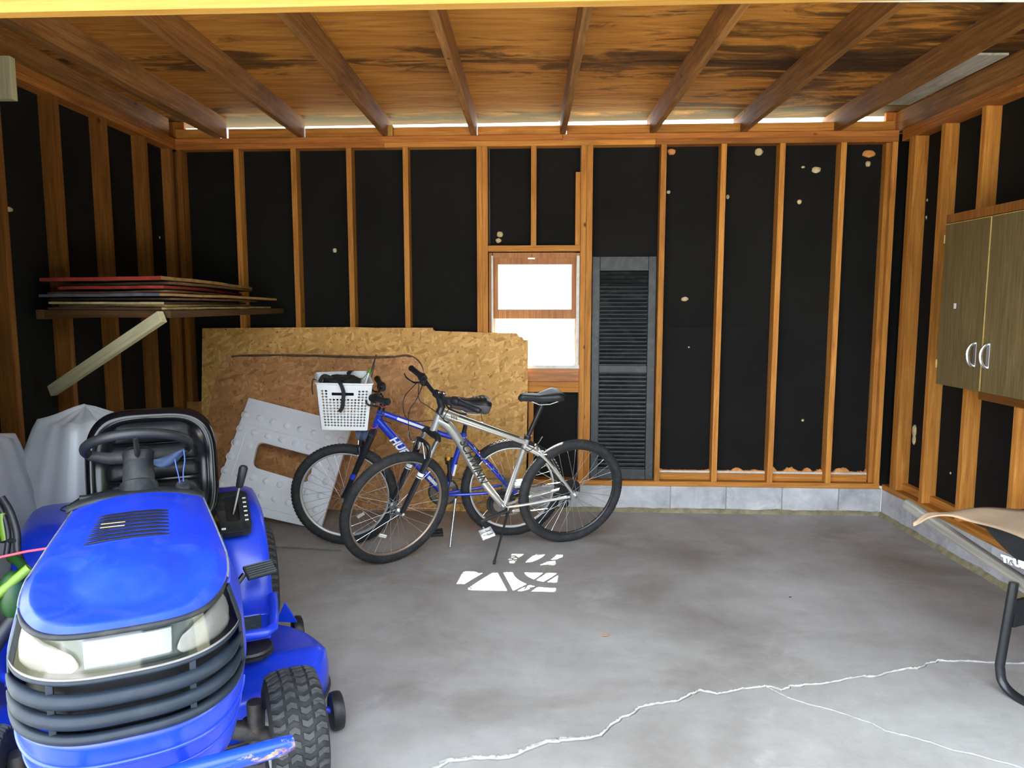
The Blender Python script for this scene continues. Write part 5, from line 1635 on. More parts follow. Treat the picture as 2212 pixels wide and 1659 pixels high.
# vent slots: black strips laid on the hood, painting in the shade of openings
def hood_z(x, y):
    best = None
    # sample shell for the height at x,y
    lo = 4.0
    z = zh(x) + interp(abs(y), [0, .065, .13, .19], [.014, .012, .004, -.008])
    return z
for k in range(8):
    xx = -0.190 + k * 0.0305
    yl, yr = -0.092 - .0025 * k, 0.092 + 0.0005 * k
    bm = bmesh.new(); rows = []
    for i in range(21):
        t = i / 20; y = yl + (yr - yl) * t
        hw = 0.0066 * min(1, 6 * t, 6 * (1 - t)) ** .6 + .0003
        rows.append([Vector((xx - hw, y, hood_z(xx, y) + .0028)), Vector((xx + hw, y, hood_z(xx, y) + .0022))])
    grid_surf(bm, rows)
    o = obj('vent_slot', bm, M['black_decal'], hood); solidify(o, .003, 0)
    if k in (3, 4):
        y0_, y1_ = -.078, -.018
        box('vent_glimpse', (xx, (y0_ + y1_) / 2, hood_z(xx, 0) + .0045), (.0055, y1_ - y0_, .001), M['creamwood'], hood)
for sg in (1, -1):
    patch('side_panel', 0, 2.96, .45 * sg, 1.0 * sg, 18, 40, M['mblue'])
patch('bumper_shell', 0, 1.0, -.45, .45, 8, 60, M['mblue'])
# rim line between bumper and grille (moulded step)
for kk, rr_ in ((.62, .006), (.35, .004)):
    tube('bumper_rib', [shell(kk, s / 30 * .5) * 1.0 for s in range(-30, 31)], rr_, M['mblue'], TR, 8)
G_ = patch('grille', 1.02, 2.0, -.45, .45, 10, 60, M['black_decal'], inset=.035)
def band(k0, k1, s0, s1, rad, mat, par, n=60, inset=0.0, name='grille_bar', flat=1.0):
    pts = []
    for i in range(n + 1):
        s = s0 + (s1 - s0) * i / n
        p = shell(k0 + (k1 - k0) * abs(2 * i / n - 1) ** 2, s)
        q = Vector((p.x - XC_, p.y * 1.3, 0)).normalized()
        pts.append(p - q * inset)
    rads = [rad * min(1, .25 + 5 * (i / n), .25 + 5 * (1 - i / n)) for i in range(n + 1)]
    bm = bmesh.new(); add_tube(bm, pts, rads, 10, False, True, flat)
    return obj(name, bm, mat, par, auto=1.2)
band(1.06, 1.10, -.45, .45, .012, M['grille'], G_, name='grille_rim')
band(1.95, 1.97, -.45, .45, .006, M['grille'], G_, name='grille_rim')
band(1.34, 1.42, -.425, .425, .0165, M['grille'], G_, inset=-.002)
band(1.66, 1.72, -.425, .425, .0165, M['grille'], G_, inset=-.002)
for y_, ks in ((-.17, (1.2, 1.52, 1.84)), (.14, (1.2, 1.52, 1.84))):
    for kk in ks:
        p = shell(kk, y_); box('grille_rib', p - Vector((.004, 0, 0)), (.014, .014, .036), M['grille'], G_, bev=.002)
for sg in (1, -1):
    o = patch('grille_end', 1.02, 2.9, .418 * sg, .454 * sg, 10, 8, M['grille'], inset=-.0015)
# lamps
M['smoky'] = plain('smoky_lamp_housing', (0.075, 0.085, 0.095), 0.35, 0.3, var=.3, scale=8)
mask = patch('lamp_housing', 2.02, 2.98, -.42, .42, 10, 60, M['smoky'], inset=.022)
for sg, s0, s1 in ((1, .10, .412), (-1, -.412, -.085)):
    bm = bmesh.new(); G = []
    for i in range(31):
        t = i / 30                       # 0 inner end .. 1 outer end
        s = (s0 + (s1 - s0) * t) if sg > 0 else (s1 + (s0 - s1) * t)
        kt = interp(t, [0, .05, .25, .5, .8, .93, 1], [2.30, 2.52, 2.72, 2.82, 2.90, 2.86, 2.62])
        kb = interp(t, [0, .05, .5, .85, 1], [2.22, 2.09, 2.06, 2.10, 2.40])
        row = []
        for j in range(9):
            f = j / 8
            p = shell(kb + (kt - kb) * f, s); q = Vector((p.x - XC_, p.y * 1.3, 0)).normalized()
            row.append(p - q * (.012 - .010 * math.sin(PI * f) * math.sin(PI * min(1, t * 1.0))))
        G.append(row)
    grid_surf(bm, G)
    o = obj('headlight', bm, M['headlight'], TR, smooth=True); solidify(o, .004)
patch('centre_lamp', 2.16, 2.84, -.07, .085, 8, 16, M['lampmirror'], inset=.012)
patch('lamp_cover', 2.0, 3.0, -.42, .42, 10, 60, M['lens'], thick=.0)
band(3.02, 3.02, -.46, .46, .0065, M['dashplastic'], TR, name='lamp_trim')
band(2.0, 2.0, -.42, .42, .003, M['headlight'], TR, name='lamp_trim')
M['dust'] = plain('dusty_seam', (0.16, 0.17, 0.20), .8, var=.4, scale=20)
for sg in (1, -1):
    tube('hood_seam', [shell(3.02, (.47 + .53 * i / 30) * sg) for i in range(31)], .0028, M['dust'], TR, 6)
# inner bulk so nothing shows through
prism('engine_block', [(-.42, -.17), (.30, -.17), (.36, 0), (.30, .17), (-.42, .17)], .42, .76, M['grease'], TR)
# front pipe bumper
tube('bumper_bar', [(.50, -.335, .485), (.535, -.30, .485), (.545, 0, .487), (.535, .31, .488), (.528, .338, .488)], [.019, .0215, .0215, .0215, .017], M['rusty'], TR, 16)
for y_ in (-.12, .12): tube('bar_bracket', [(.53, y_, .48), (.36, y_, .38), (.1, y_, .34)], .014, M['grease'], TR, 8)
# dash cowl and steering
prism('dash', [(-.43, -.20), (-.43, .20), (-.55, .17), (-.60, .10), (-.60, -.10), (-.55, -.17)], .55, .868, M['dashplastic'], TR)
rows = []
bm = bmesh.new()
for i in range(31):
    s = -1 + 2 * i / 30; y = .20 * s; z = .878 - .03 * abs(s) ** 3
    rows.append([Vector((-.400, y, z + .006)), Vector((-.42, y, z + .018)), Vector((-.47, y * .97, z + .014)), Vector((-.53, y * .9, z + .004)), Vector((-.56, y * .85, z - .03))])
grid_surf(bm, rows); o = obj('dash_cowl', bm, M['dashplastic'], TR, smooth=True); solidify(o, .006)
stc = Vector((-.575, .002, 1.012)); sdir = (stc - Vector((-.47, .002, .83))).normalized()
bm = bmesh.new(); add_tube(bm, [stc - sdir * .19, stc - sdir * .13, stc - sdir * .125, stc - sdir * .055], [.066, .058, .050, .046], 20)
obj('steering_column', bm, M['dashplastic'], TR, auto=.6)
axs = Vector((-math.sin(math.radians(27)), 0, math.cos(math.radians(27))))
SWM = axis_m(stc, axs, (0, 1, 0))
bm = bmesh.new()
add_tube(bm, [SWM @ Vector((.158 * math.cos(a), .158 * math.sin(a), 0)) for a in [2 * PI * i / 56 for i in range(56)]], .0165, 12, True)
SW = obj('steering_wheel', bm, M['blackplastic'], TR, smooth=True)
lathe('wheel_hub', [(0, .0), (.035, -.004), (.05, -.02), (.045, -.055), (0, -.055)], M['dashplastic'], SW, SWM, 24)
for a in (math.radians(12), math.radians(168), math.radians(270)):
    d = Vector((math.cos(a), math.sin(a), 0))
    pts = [SWM @ (d * .03 + Vector((0, 0, -.03))), SWM @ (d * .09 + Vector((0, 0, -.026))), SWM @ (d * .155 + Vector((0, 0, -.006)))]
    bm = bmesh.new(); add_tube(bm, pts, [.022, .020, .016], 8, False, True, .45)
    obj('wheel_spoke', bm, M['dashplastic'], SW, auto=.8)
# throttle knob and lever on the dash
kb = tp(397, 1052, .885)
lathe('choke_knob', [(0, .02), (.02, .018), (.026, .008), (.022, -.006), (0.012, -.012), (.012, -.05)], M['dashplastic'], TR, axis_m(kb, (.5, 0, .9)), 20)
pk0, pk1 = tp(172, 1078, .875), tp(305, 1064, .875)
tube('dash_lever', [pk0, pk0.lerp(pk1, .5), pk1], [.012, .008, .006], M['blackplastic'], TR, 8)
# seat
def seat_pt(y, z, f=0.0):
    """front face of the seat back at lateral y (-1..1) and height z (0..1)"""
    return Vector((-.805 - .10 * z + f, .038 + y, .625 + .475 * z))
bm = bmesh.new(); G = []
for i in range(64):
    th = 2 * PI * i / 64
    cx_, cz_ = math.cos(th), math.sin(th)
    e = 2 / 3.6
    oy = .228 * (abs(cx_) ** e) * (1 if cx_ > 0 else -1); oz = .5 * (abs(cz_) ** e) * (1 if cz_ > 0 else -1)
    row = []
    for (r, fx) in ((0, .0), (.4, .0), (.72, .004), (.82, .018), (.90, .028), (.96, .022), (1.0, .0), (1.0, -.03), (.95, -.055), (.7, -.065), (0, -.065)):
        row.append(seat_pt(oy * r, .5 + oz * r, fx))
    G.append(row)
grid_surf(bm, G, closed_u=True); bmesh.ops.remove_doubles(bm, verts=bm.verts, dist=1e-5)
seat_b = obj('seat_back', bm, M['seatvinyl'], TR, smooth=True)
for (z0, z1, yy_) in ((.74, .90, .135), (.60, .715, .15), (.46, .575, .155), (.22, .43, .16)):
    bm = bmesh.new(); G = []
    for i in range(17):
        u = -1 + i / 8
        G.append([seat_pt(u * yy_ * (1 - .08 * (zq > .8)), z0 + (z1 - z0) * zq, .003 + .020 * math.sin(PI * zq) ** .6 * (1 - abs(u) ** 5)) for zq in [k / 8 for k in range(9)]])
    grid_surf(bm, G); o = obj('seat_cushion', bm, M['seatpad'], seat_b, smooth=True); solidify(o, .006)
bm = bmesh.new(); add_box(bm, (-.66, .038, .665), (.36, .44, .075), bev=.03)
obj('seat_base', bm, M['seatvinyl'], TR, auto=.9)
box('seat_support', (-.78, .038, .58), (.30, .26, .10), M['blackmetal'], TR)
# fenders
fprof = [(-.60, .335), (-.66, .36), (-.71, .43), (-.76, .52), (-.83, .60), (-.93, .655), (-1.05, .672), (-1.30, .668), (-1.42, .62), (-1.47, .50)]
fs = spline([Vector((a, 0, b_)) for a, b_ in fprof], 5)
for sg in (1, -1):
    bm = bmesh.new(); G = []
    for p in fs:
        o_ = .435
        G.append([Vector((p.x, sg * y, p.z - dz_)) for y, dz_ in ((.16, 0), (.36, 0), (.40, .004), (.425, .016), (.435, .035), (.437, .07))])
    grid_surf(bm, G); o = obj('fender', bm, M['mblue'], TR, smooth=True); solidify(o, .004)
    # footwell tub
    bm = bmesh.new()
    A = [(-.42, .18), (-.42, .395), (-.66, .425), (-.66, .18)]
    prism('footrest', [(x, sg * y) for x, y in A], .318, .328, M['mblue'], TR)
    tube('footrest_lip', [(-.66, sg * .432, .375), (-.56, sg * .424, .352), (-.44, sg * .405, .345), (-.418, sg * .38, .342), (-.415, sg * .25, .345)], .018, M['mblue'], TR, 10)
    prism('foot_mat', [(x, sg * y) for x, y in ((-.44, .20), (-.44, .365), (-.64, .385), (-.64, .20))], .3285, .334, M['mat_green'], TR)
box('rear_deck', (-1.15, 0, .60), (.55, .36, .12), M['mblue'], TR, bev=.02)
lathe('cup_holder', [(.052, .0), (.060, .006), (.062, 0), (.055, -.01), (.052, -.05), (0, -.05)], M['dashplastic'], TR, Matrix.Translation(tp(168, 1097, .672)), 28)
# height-lever console on the visible fender
c0 = tp(522, 1168, .545); c1 = tp(510, 1072, .672)
c0 = Vector((-.80, .315, .575)); c1 = Vector((-.985, .315, .672))
dirc = (c1 - c0).normalized(); upc = Vector((0, 1, 0)).cross(dirc)
if upc.z < 0: upc = -upc
CM = frame((c0 + c1) / 2 + upc * .030, dirc, upc.cross(dirc), upc)
Lc = (c1 - c0).length
sgn_ = 1
pl_ = rounded([(-Lc / 2 - .01, -.062), (Lc / 2 + .02, -.062), (Lc / 2 + .02, .062), (-Lc / 2 - .01, .062)], .035, 5)
slot_ = rounded([(-Lc / 2 + .05, -.022), (Lc / 2 - .01, -.022), (Lc / 2 - .01, .030), (-Lc / 2 + .05, .030)], .012, 3)
CO = prism('lever_console', pl_, -.006, .022, M['dashplastic'], TR, CM, [slot_])
mm = CO.modifiers.new('b', 'BEVEL'); mm.width = .006; mm.segments = 2; mm.limit_method = 'ANGLE'
prism('console_well', slot_, -.02, -.004, M['black_decal'], TR, CM)
ys = 1 if (CM @ Vector((0, 1, 0)) - CM @ Vector((0, 0, 0))).y > 0 else -1
for k in range(6):
    box('height_mark', (Lc / 2 - .03 - k * .026, ys * .046, .0228), (.007, .013, .0012), M['white_decal'], CO)
box('height_mark', (-Lc / 2 + .012, -ys * .045, .0228), (.010, .02, .0012), M['white_decal'], CO)
lb = CM @ Vector((.01, 0, 0))
lt_w = TMi @ atY(527, 1006, (TM @ lb).y + .015); lm = lb.lerp(lt_w, .55)
tube('height_lever', [lb, lm], [.006, .005], M['steel'], TR, 8)
tube('lever_grip', [lm, lm.lerp(lt_w, .1), lt_w.lerp(lm, .1), lt_w], [.011, .015, .018, .012], M['blackplastic'], TR, 12)
# pedal
pp0 = tp(528, 1240, .51); pp1 = tp(594, 1222, .51)
pc = (pp0 + pp1) / 2
d = (pp1 - pp0).normalized()
PMx = frame(pc, d, Vector((0, 0, 1)).cross(d), (0, 0, 1)) @ Matrix.Rotation(math.radians(38), 4, 'X')
M['pedalrub'] = plain('pedal_rubber', (0.022, 0.026, 0.030), .6)
M['pedalrib'] = plain('worn_pedal_rib', (0.09, 0.105, 0.115), .6)
bm = bmesh.new(); add_box(bm, (0, 0, 0), (.112, .06, .014), bev=.004)
PD = obj('pedal', bm, M['pedalrub'], TR, PMx)
for k in range(6): box('pedal_rib', (0.0, -.024 + k * .0096, .0085), (.104, .0035, .005), M['pedalrib'], PD)
tube('pedal_arm', [pp0, pp0 - d * .05 + Vector((0, 0, -.05)), Vector((-.42, .18, .38))], .010, M['blackmetal'], TR, 8)
# frame rails, axle, steering bits
for sg in (1, -1): box('frame_rail', (-.45, sg * .15, .36), (1.7, .03, .07), M['blackmetal'], TR)
tube('front_axle', [(.0, -.34, .20), (.0, -.12, .30), (.0, .12, .30), (.0, .34, .20)], .026, M['grease'], TR, 10)
tube('tie_rod', [(-.10, -.30, .20), (-.12, 0, .24), (-.10, .30, .20)], .009, M['grease'], TR, 8)
for sg in (1, -1):
    tube('spindle', [(.0, sg * .30, .32), (.0, sg * .30, .13)], .024, M['grease'], TR, 12)
    tube('spindle_arm', [(.0, sg * .30, .22), (-.10, sg * .28, .21)], .014, M['grease'], TR, 8)
lathe('deck_pulley', [(0, .03), (.075, .03), (.08, .022), (.06, .015), (.08, .008), (.075, 0), (0, 0)], M['grease'], TR, Matrix.Translation((-.50, .33, .235)), 28)
lathe('deck_pulley', [(0, .03), (.055, .03), (.06, .022), (.045, .015), (.06, .008), (.055, 0), (0, 0)], M['grease'], TR, Matrix.Translation((-.30, .22, .20)), 28)
tube('clutch_spring', [(-.36, .24, .25), (-.26, .26, .22), (-.16, .20, .20)], .012, M['grease'], TR, 8)
M['lug'] = plain('worn_lug_rubber', (0.038, 0.042, 0.045), .7, var=.3, scale=15, dirt=(.09, .085, .07), dirt_amt=.4)
# wheels
def turf_wheel(name, c, R, w, parent, tread=True, nseg=24):
    Mx = Matrix.Translation(c) @ Matrix.Rotation(math.radians(90), 4, 'X')   # axis along tractor y
    s = w / 2
    prof = [(R * .42, -s * .86), (R * .60, -s * 1.0), (R * .80, -s * 1.02), (R * .92, -s * .92), (R * .985, -s * .66), (R, -s * .3), (R, s * .3), (R * .985, s * .66), (R * .92, s * .92), (R * .80, s * 1.02), (R * .60, s * 1.0), (R * .42, s * .86)]
    bm = bmesh.new(); add_lathe(bm, prof, Mx, 64)
    tyre = obj(name, bm, M['rubber'], parent, auto=.7)
    lathe('rim', [(0, -s * .5), (R * .25, -s * .55), (R * .40, -s * .9), (R * .46, -s * .95), (R * .46, s * .95), (R * .40, s * .9), (R * .25, s * .55), (0, s * .5)], M['whitewood'], tyre, Mx, 32)
    if tread:
        # chevron lugs in staggered rows
        bm = bmesh.new()
        n = int(2 * PI * R / .034)
        hgt = .006
        rowsz = [(-.72, .26), (-.24, .24), (.24, .24), (.72, .26)]
        for r_i, (zc, hw) in enumerate(rowsz):
            for k in range(n):
                a = 2 * PI * (k + (.5 if r_i % 2 else 0)) / n
                da = 2 * PI / n
                vs = []
                for layer in (0, 1):
                    for (za, aa) in ((-1, -.34), (0, -.10), (1, -.34), (1, .16), (0, .40), (-1, .16)):
                        sgn2 = 1 if r_i in (0, 2) else -1
                        zz = (zc + za * hw * .82 * (.93 if layer else 1)) * s
                        ang = a + (aa * .92 if layer else aa) * da * sgn2
                        f = abs(zz) / s
                        rr_ = R * interp(f, [0, .3, .66, .92, 1.02], [1, 1, .985, .925, .82]) + (hgt if layer else -.003)
                        vs.append(bm.verts.new(Mx @ Vector((rr_ * math.cos(ang), rr_ * math.sin(ang), zz))))
                lo, hi = vs[:6], vs[6:]
                bm.faces.new(hi)
                for q in range(6): bm.faces.new((lo[q], lo[(q + 1) % 6], hi[(q + 1) % 6], hi[q]))
        t = obj('tread', bm, M['lug'], tyre); t['kind'] = 'stuff'
    return tyre
turf_wheel('front_wheel', (0.0, .410, .190), .187, .160, TR)
turf_wheel('front_wheel', (0.0, -.395, .195), .192, .158, TR)
turf_wheel('rear_wheel', (-1.24, .40, .252), .248, .20, TR)
turf_wheel('rear_wheel', (-1.24, -.40, .252), .248, .20, TR)
# mower deck
def deck_r(a):
    # radius profile of the deck outline about (-.60, 0)
    return 0
outl = [(-.30, .0), (-.26, .10), (-.25, .22), (-.27, .36), (-.33, .48), (-.42, .57), (-.54, .615), (-.66, .60), (-.78, .54), (-.88, .43), (-.94, .28), (-.96, .12), (-.96, 0)]
outl = [Vector((a, b_, 0)) for a, b_ in outl]
half = spline(outl, 4)
full = half + [Vector((p.x, -p.y * .95, 0)) for p in reversed(half[1:-1])]
bm = bmesh.new(); G = []
cen = Vector((-.60, 0, 0))
for (sc_, z) in ((1.0, .045), (1.0, .12), (.985, .165), (.95, .185), (.90, .19), (.70, .195), (.4, .2), (.05, .2)):
    ring = []
    for p in full:
        q = cen + (p - cen) * sc_
        rid = 0.03 * math.exp(-((q.x + .50) / .05) ** 2) * max(0, min(1, (abs(q.y) - .25) * 4)) if sc_ > .6 and z > .15 else 0
        ring.append(Vector((q.x, q.y, z + rid)))
    G.append(ring)
grid_surf(bm, G, closed_v=True)
DK = obj('mower_deck', bm, M['mblue'], TR, smooth=True); solidify(DK, .004)
tube('deck_edge', [p + Vector((0, 0, .045)) for p in full], .007, M['grease'], TR, 8, closed=True)
prism('deck_bracket', [(-.04, 0), (.05, 0), (.0, .085)], -.004, .004, M['mblue'], TR, frame((-.86, .50, .175), (.5, .85, 0), (0, 0, 1), Vector((.5, .85, 0)).normalized().cross(Vector((0, 0, 1)))))
def gauge(c, r, w):
    Mx = Matrix.Translation(c) @ Matrix.Rotation(math.radians(90), 4, 'X')
    s = w / 2
    lathe('gauge_wheel', [(0, -s), (r * .8, -s), (r * .95, -s * .8), (r, -s * .3), (r, s * .3), (r * .95, s * .8), (r * .8, s), (0, s)], M['blackplastic'], TR, Mx, 28)
gauge(Vector((-.285, .592, .066)), .066, .045); gauge(Vector((-.99, .565, .066)), .066, .045)
gauge(Vector((-.285, -.60, .066)), .066, .045)
tube('gauge_bracket', [(-.285, .585, .066), (-.285, .55, .08), (-.33, .50, .12)], .012, M['mblue'], TR, 8)
tube('gauge_bracket', [(-.99, .54, .066), (-.95, .50, .10), (-.90, .46, .13)], .012, M['mblue'], TR, 8)

# ---------------- things by the tractor ----------------
# face mask hooked on the steering wheel
M['maskblue'] = plain('blue_mask_cloth', (0.018, 0.035, 0.085), 0.8, bmp=.2)
M['cordblue'] = plain('blue_elastic', (0.05, 0.10, 0.38), 0.7)
mp0 = TM @ (SWM @ Vector((0, 0, 0)))
MK = wroot('face_mask', atY(385, 985, 2.40)); tag(MK, 'dark blue cloth face mask hooked on the steering wheel by its strings', 'face mask')
bm = bmesh.new(); rows = []
for i in range(9):
    t = i / 8
    rows.append([atY(332 + 66 * t, 992 + (-24 * t ** 1.5) + k * (3 + 3 * math.sin(PI * t)), 2.385 + .01 * math.sin(k + t * 5)) for k in range(5)])
grid_surf(bm, rows); o = obj('cloth', bm, M['maskblue'], MK, smooth=True); solidify(o, .003)
cable('string', [atY(377, 985, 2.38), atY(380, 1005, 2.38), atY(385, 1025, 2.38), atY(389, 1044, 2.38)], M['cordblue'], MK, .002)
cable('string', [atY(397, 972, 2.38), atY(399, 995, 2.38), atY(396, 1018, 2.38), atY(396, 1040, 2.38)], M['cordblue'], MK, .002)
# red cord
ra = tp(118, 1176, .83); ra_w = TM @ ra
rb = on(-60, 1212, Vector((0, 1.98, 0)), Vector((0, 1, 0)))
M['redcord'] = plain('red_cord', (0.62, 0.03, 0.06), 0.6)
o = tube('cord', [ra_w + Vector((0.02, 0, -.005)), ra_w.lerp(rb, .33) + Vector((0, 0, -.004)), ra_w.lerp(rb, .66) + Vector((0, 0, -.005)), rb, Vector((-1.62, 2.0, .70))], .0035, M['redcord'], None, 8)
tag(o, 'thin red cord stretched from the tractor hood to the left wall', 'cord')
# plastic sheeting draped over a bundle
def mk_film():
    m, nt, b = newmat('milky_plastic_film')
    v, rnd, raw = objvec(nt, False)
    for n_x in [n for n in nt.nodes if n.type == 'BSDF_PRINCIPLED']: nt.nodes.remove(n_x)
    d = N(nt, 'ShaderNodeBsdfDiffuse'); d.inputs[0].default_value = (0.84, 0.87, 0.90, 1)
    tl_ = N(nt, 'ShaderNodeBsdfTranslucent'); tl_.inputs[0].default_value = (0.5, 0.56, 0.62, 1)
    g = N(nt, 'ShaderNodeBsdfGlossy'); g.inputs['Roughness'].default_value = .35; g.inputs[0].default_value = (0.8, 0.85, 0.9, 1)
    t = N(nt, 'ShaderNodeBsdfTransparent'); t.inputs[0].default_value = (.75, .8, .85, 1)
    m1 = N(nt, 'ShaderNodeMixShader'); m1.inputs[0].default_value = .3; L(nt, d.outputs[0], m1.inputs[1]); L(nt, tl_.outputs[0], m1.inputs[2])
    m2 = N(nt, 'ShaderNodeMixShader'); m2.inputs[0].default_value = .12; L(nt, m1.outputs[0], m2.inputs[1]); L(nt, g.outputs[0], m2.inputs[2])
    m3 = N(nt, 'ShaderNodeMixShader'); 
    L(nt, ramp(nt, noise(nt, v, 2.5, 3, .5), [(.35, .14), (.7, .30)]), m3.inputs[0]); L(nt, m2.outputs[0], m3.inputs[1]); L(nt, t.outputs[0], m3.inputs[2])
    L(nt, m3.outputs[0], nt.nodes['Material Output'].inputs[0])
    return m
M['film'] = mk_film()
def drape(cx, cy, rx, ry, top, label, seed, peak):
    bm = bmesh.new(); G = []
    na, nr_ = 72, 26
    for i in range(na):
        a = 2 * PI * i / na
        fold = 1.3 * (abs(math.sin(a * 2.5 + seed)) - .6) + .7 * (abs(math.sin(a * 4.5 + seed * 2.1)) - .6) + .3 * math.sin(a * 13 + seed)
        row = []
        for j in range(nr_ + 1):
            t = j / nr_
            r = min(1, t * 1.9) ** .75
            z = top * (1 - max(0, (t - .28) / .72)) if t > .28 else top + (peak * (1 - t / .28) ** 1.4)
            z += .012 * mnoise.noise(Vector((a * 2, t * 6, seed)))
            flare = 1 + .10 * t + fold * (.05 + .12 * t)
            p = Vector((cx + math.cos(a) * rx * r * flare, cy + math.sin(a) * ry * r * flare, max(.004, z + .05 * fold * (t + .2) * (1 - t))))
            row.append(p)
        G.append(row)
    grid_surf(bm, G, closed_u=True)
    bmesh.ops.remove_doubles(bm, verts=bm.verts, dist=1e-4)
    o = obj('plastic_sheet', bm, M['film'], None, smooth=True)
    return tag(o, label, 'plastic sheet')
drape(-1.97, 3.30, .30, .25, .97, 'milky plastic sheet draped over the tall bundle behind the tractor, left of its seat', 1.3, .06)
drape(-2.185, 2.92, .125, .28, .93, 'narrower milky plastic sheeting at the far left edge, in front of the tall bundle', 4.1, .03)
M['limey'] = plain('lime_plastic', (0.13, 0.24, 0.015), 0.45)
M['darkgreen'] = plain('dark_green_plastic', (0.006, 0.045, 0.006), 0.5)
# bundle under the sheet: stacked bin and boards
bm = bmesh.new(); add_lathe(bm, [(0, .01), (.14, .01), (.17, .62), (.185, .66), (.165, .66), (0, .60)], Matrix.Translation((-2.0, 3.31, 0)), 28)
o = obj('storage_bin', bm, M['basket'], None, auto=.7); tag(o, 'pale round bin showing dimly through the milky plastic sheet', 'bin')
o = tube('lime_pole', [(-1.78, 3.26, .02), (-1.80, 3.28, .70)], .016, M['limey'], None, 10); tag(o, 'lime green pole seen through the milky plastic sheet', 'pole')
# lime and black string trimmer at the left edge
GT = wroot('string_trimmer', (-1.75, 1.85, 0.0)); tag(GT, 'lime green and black garden power tool between the tractor and left edge', 'garden tool')
q = lambda px, py, Y: atY(px, py, 2.06 + (Y - 2.22) * .6)
tube('shaft', [q(64, 1226, 2.22), q(22, 1262, 2.18), q(-10, 1290, 2.14), q(-70, 1345, 2.10)], .014, M['limey'], GT, 10)
tube('guard', spline([q(4, 1075, 2.5), q(22, 1105, 2.48), q(36, 1150, 2.45), q(38, 1190, 2.42), q(50, 1222, 2.38)], 5), .011, M['blackplastic'], GT, 10)
tube('guard', spline([q(-8, 1082, 2.5), q(10, 1120, 2.48), q(18, 1160, 2.45), q(14, 1200, 2.42)], 5), .009, M['blackplastic'], GT, 10)
tube('guard', [q(2, 1168, 2.45), q(38, 1168, 2.43)], .008, M['blackplastic'], GT, 8)
tube('grip', spline([q(5, 1110, 2.49), q(8, 1140, 2.47), q(14, 1168, 2.45)], 5), .014, M['limey'], GT, 10)
tube('hose', spline([q(24, 1205, 2.40), q(36, 1210, 2.36), q(52, 1228, 2.30), q(50, 1245, 2.26)], 5), .014, M['darkgreen'], GT, 10)
bm = bmesh.new(); bmesh.ops.create_uvsphere(bm, u_segments=20, v_segments=12, radius=1)
cc = q(32, 1285, 2.22)
for v in bm.verts: v.co = Vector((v.co.x * .042, v.co.y * .045, v.co.z * .075)) + cc
obj('motor_housing', bm, M['darkgreen'], GT, smooth=True)
tube('cutting_head', [cc + Vector((0, 0, -.06)), Vector((-1.72, 1.60, .02))], [.022, .03], M['blackplastic'], GT, 16)
# ================= WHEELBARROW, CARDBOARD, SMALL THINGS =================
hB_ = Vector((0.37, -0.93, 0)).normalized(); rB_ = Vector((hB_.y, -hB_.x, 0)) * -1     # rB_: away from the camera's left
if rB_.x < 0: rB_ = -rB_
T0 = Vector((1.72, 3.09, 0)); 
WB = wroot('wheelbarrow', (2.15, 2.35, 0.0)); tag(WB, 'black wheelbarrow with weathered wooden handles at the right edge', 'wheelbarrow')
def hp(t, z=None, side=0.0):
    p = T0 + hB_ * t + rB_ * side
    p.z = (.635 - .415 * t) if z is None else z
    return p
for side, sd in ((0.0, 1), (.42, -1)):
    a, b_ = hp(0 if sd > 0 else .22, side=side), hp(1.02, side=side + sd * .16)
    o = board('handle', a, b_, .042, .036, M['greywood'], WB, (0, 0, 1), .009)
    mg_ = .0
trim = M['blackmetal']
# tray: lofted tub
cT = hp(.36, .665, .0)
fB = .80
def rim_pt(u, v):   # u 0..1 along h, v 0..1 across
    return hp(.33 + fB * u, .66 + .02 * u, -.07 + .54 * v)
def rr4(t, P, r=.2):
    e = t * 4; i = int(e) % 4; f = e - int(e)
    a, b_ = P[i], P[(i + 1) % 4]
    p = a.lerp(b_, f); m = min(f, 1 - f)
    if m < r: p = p + ((P[0] + P[1] + P[2] + P[3]) / 4 - p) * (1 - m / r) ** 2 * .10
    return p
rimP = [rim_pt(0, 0), rim_pt(1, 0.06), rim_pt(1, .94), rim_pt(0, 1)]
botP = [hp(.56, .46, .05), hp(.96, .33, .08), hp(.96, .33, .32), hp(.56, .46, .35)]
bm = bmesh.new(); G = []
for i in range(72):
    t = i / 72
    A, B = rr4(t, rimP), rr4(t, botP)
    row = []
    out = (A - (rimP[0] + rimP[2]) / 2); out.z = 0; out.normalize()
    row += [A + out * .018 + Vector((0, 0, -.012)), A + out * .016, A + Vector((0, 0, .004))]
    for k in range(1, 8):
        f = k / 7
        p = A.lerp(B, f); p.z = A.z + (B.z - A.z) * (f ** 1.25 if True else f)
        p = p + out * (.03 * math.sin(PI * f))
        row.append(p)
    row.append(((botP[0] + botP[2]) / 2) * .6 + B * .4)
    row.append((botP[0] + botP[2]) / 2)
    G.append(row)
grid_surf(bm, G, closed_u=True); bmesh.ops.remove_doubles(bm, verts=bm.verts, dist=1e-5)
TRY = obj('tray', bm, M['blackplastic'], WB, smooth=True); solidify(TRY, .003)
# label on the tray's near side
la = atY(2170, 1196, 2.56); 
A = rim_pt(.22, 0); Bq = rim_pt(.50, .02)
nrm = -rB_ + Vector((0, 0, -.25))
lp = on(2176, 1200, rim_pt(.2, 0) - Vector((0, 0, .12)) , nrm)
M['label_blue'] = plain('label_blue', (0.02, 0.05, 0.28), .4)
xd = hB_.copy()
tM = frame(lp - nrm.normalized() * -.012, xd, nrm.normalized().cross(xd), nrm.normalized())
text_on('lettering', 'TRUE TEMPER', lp + nrm.normalized() * .030, xd, nrm, .036, M['white_decal'], TRY, 0.0, .0008, .003)
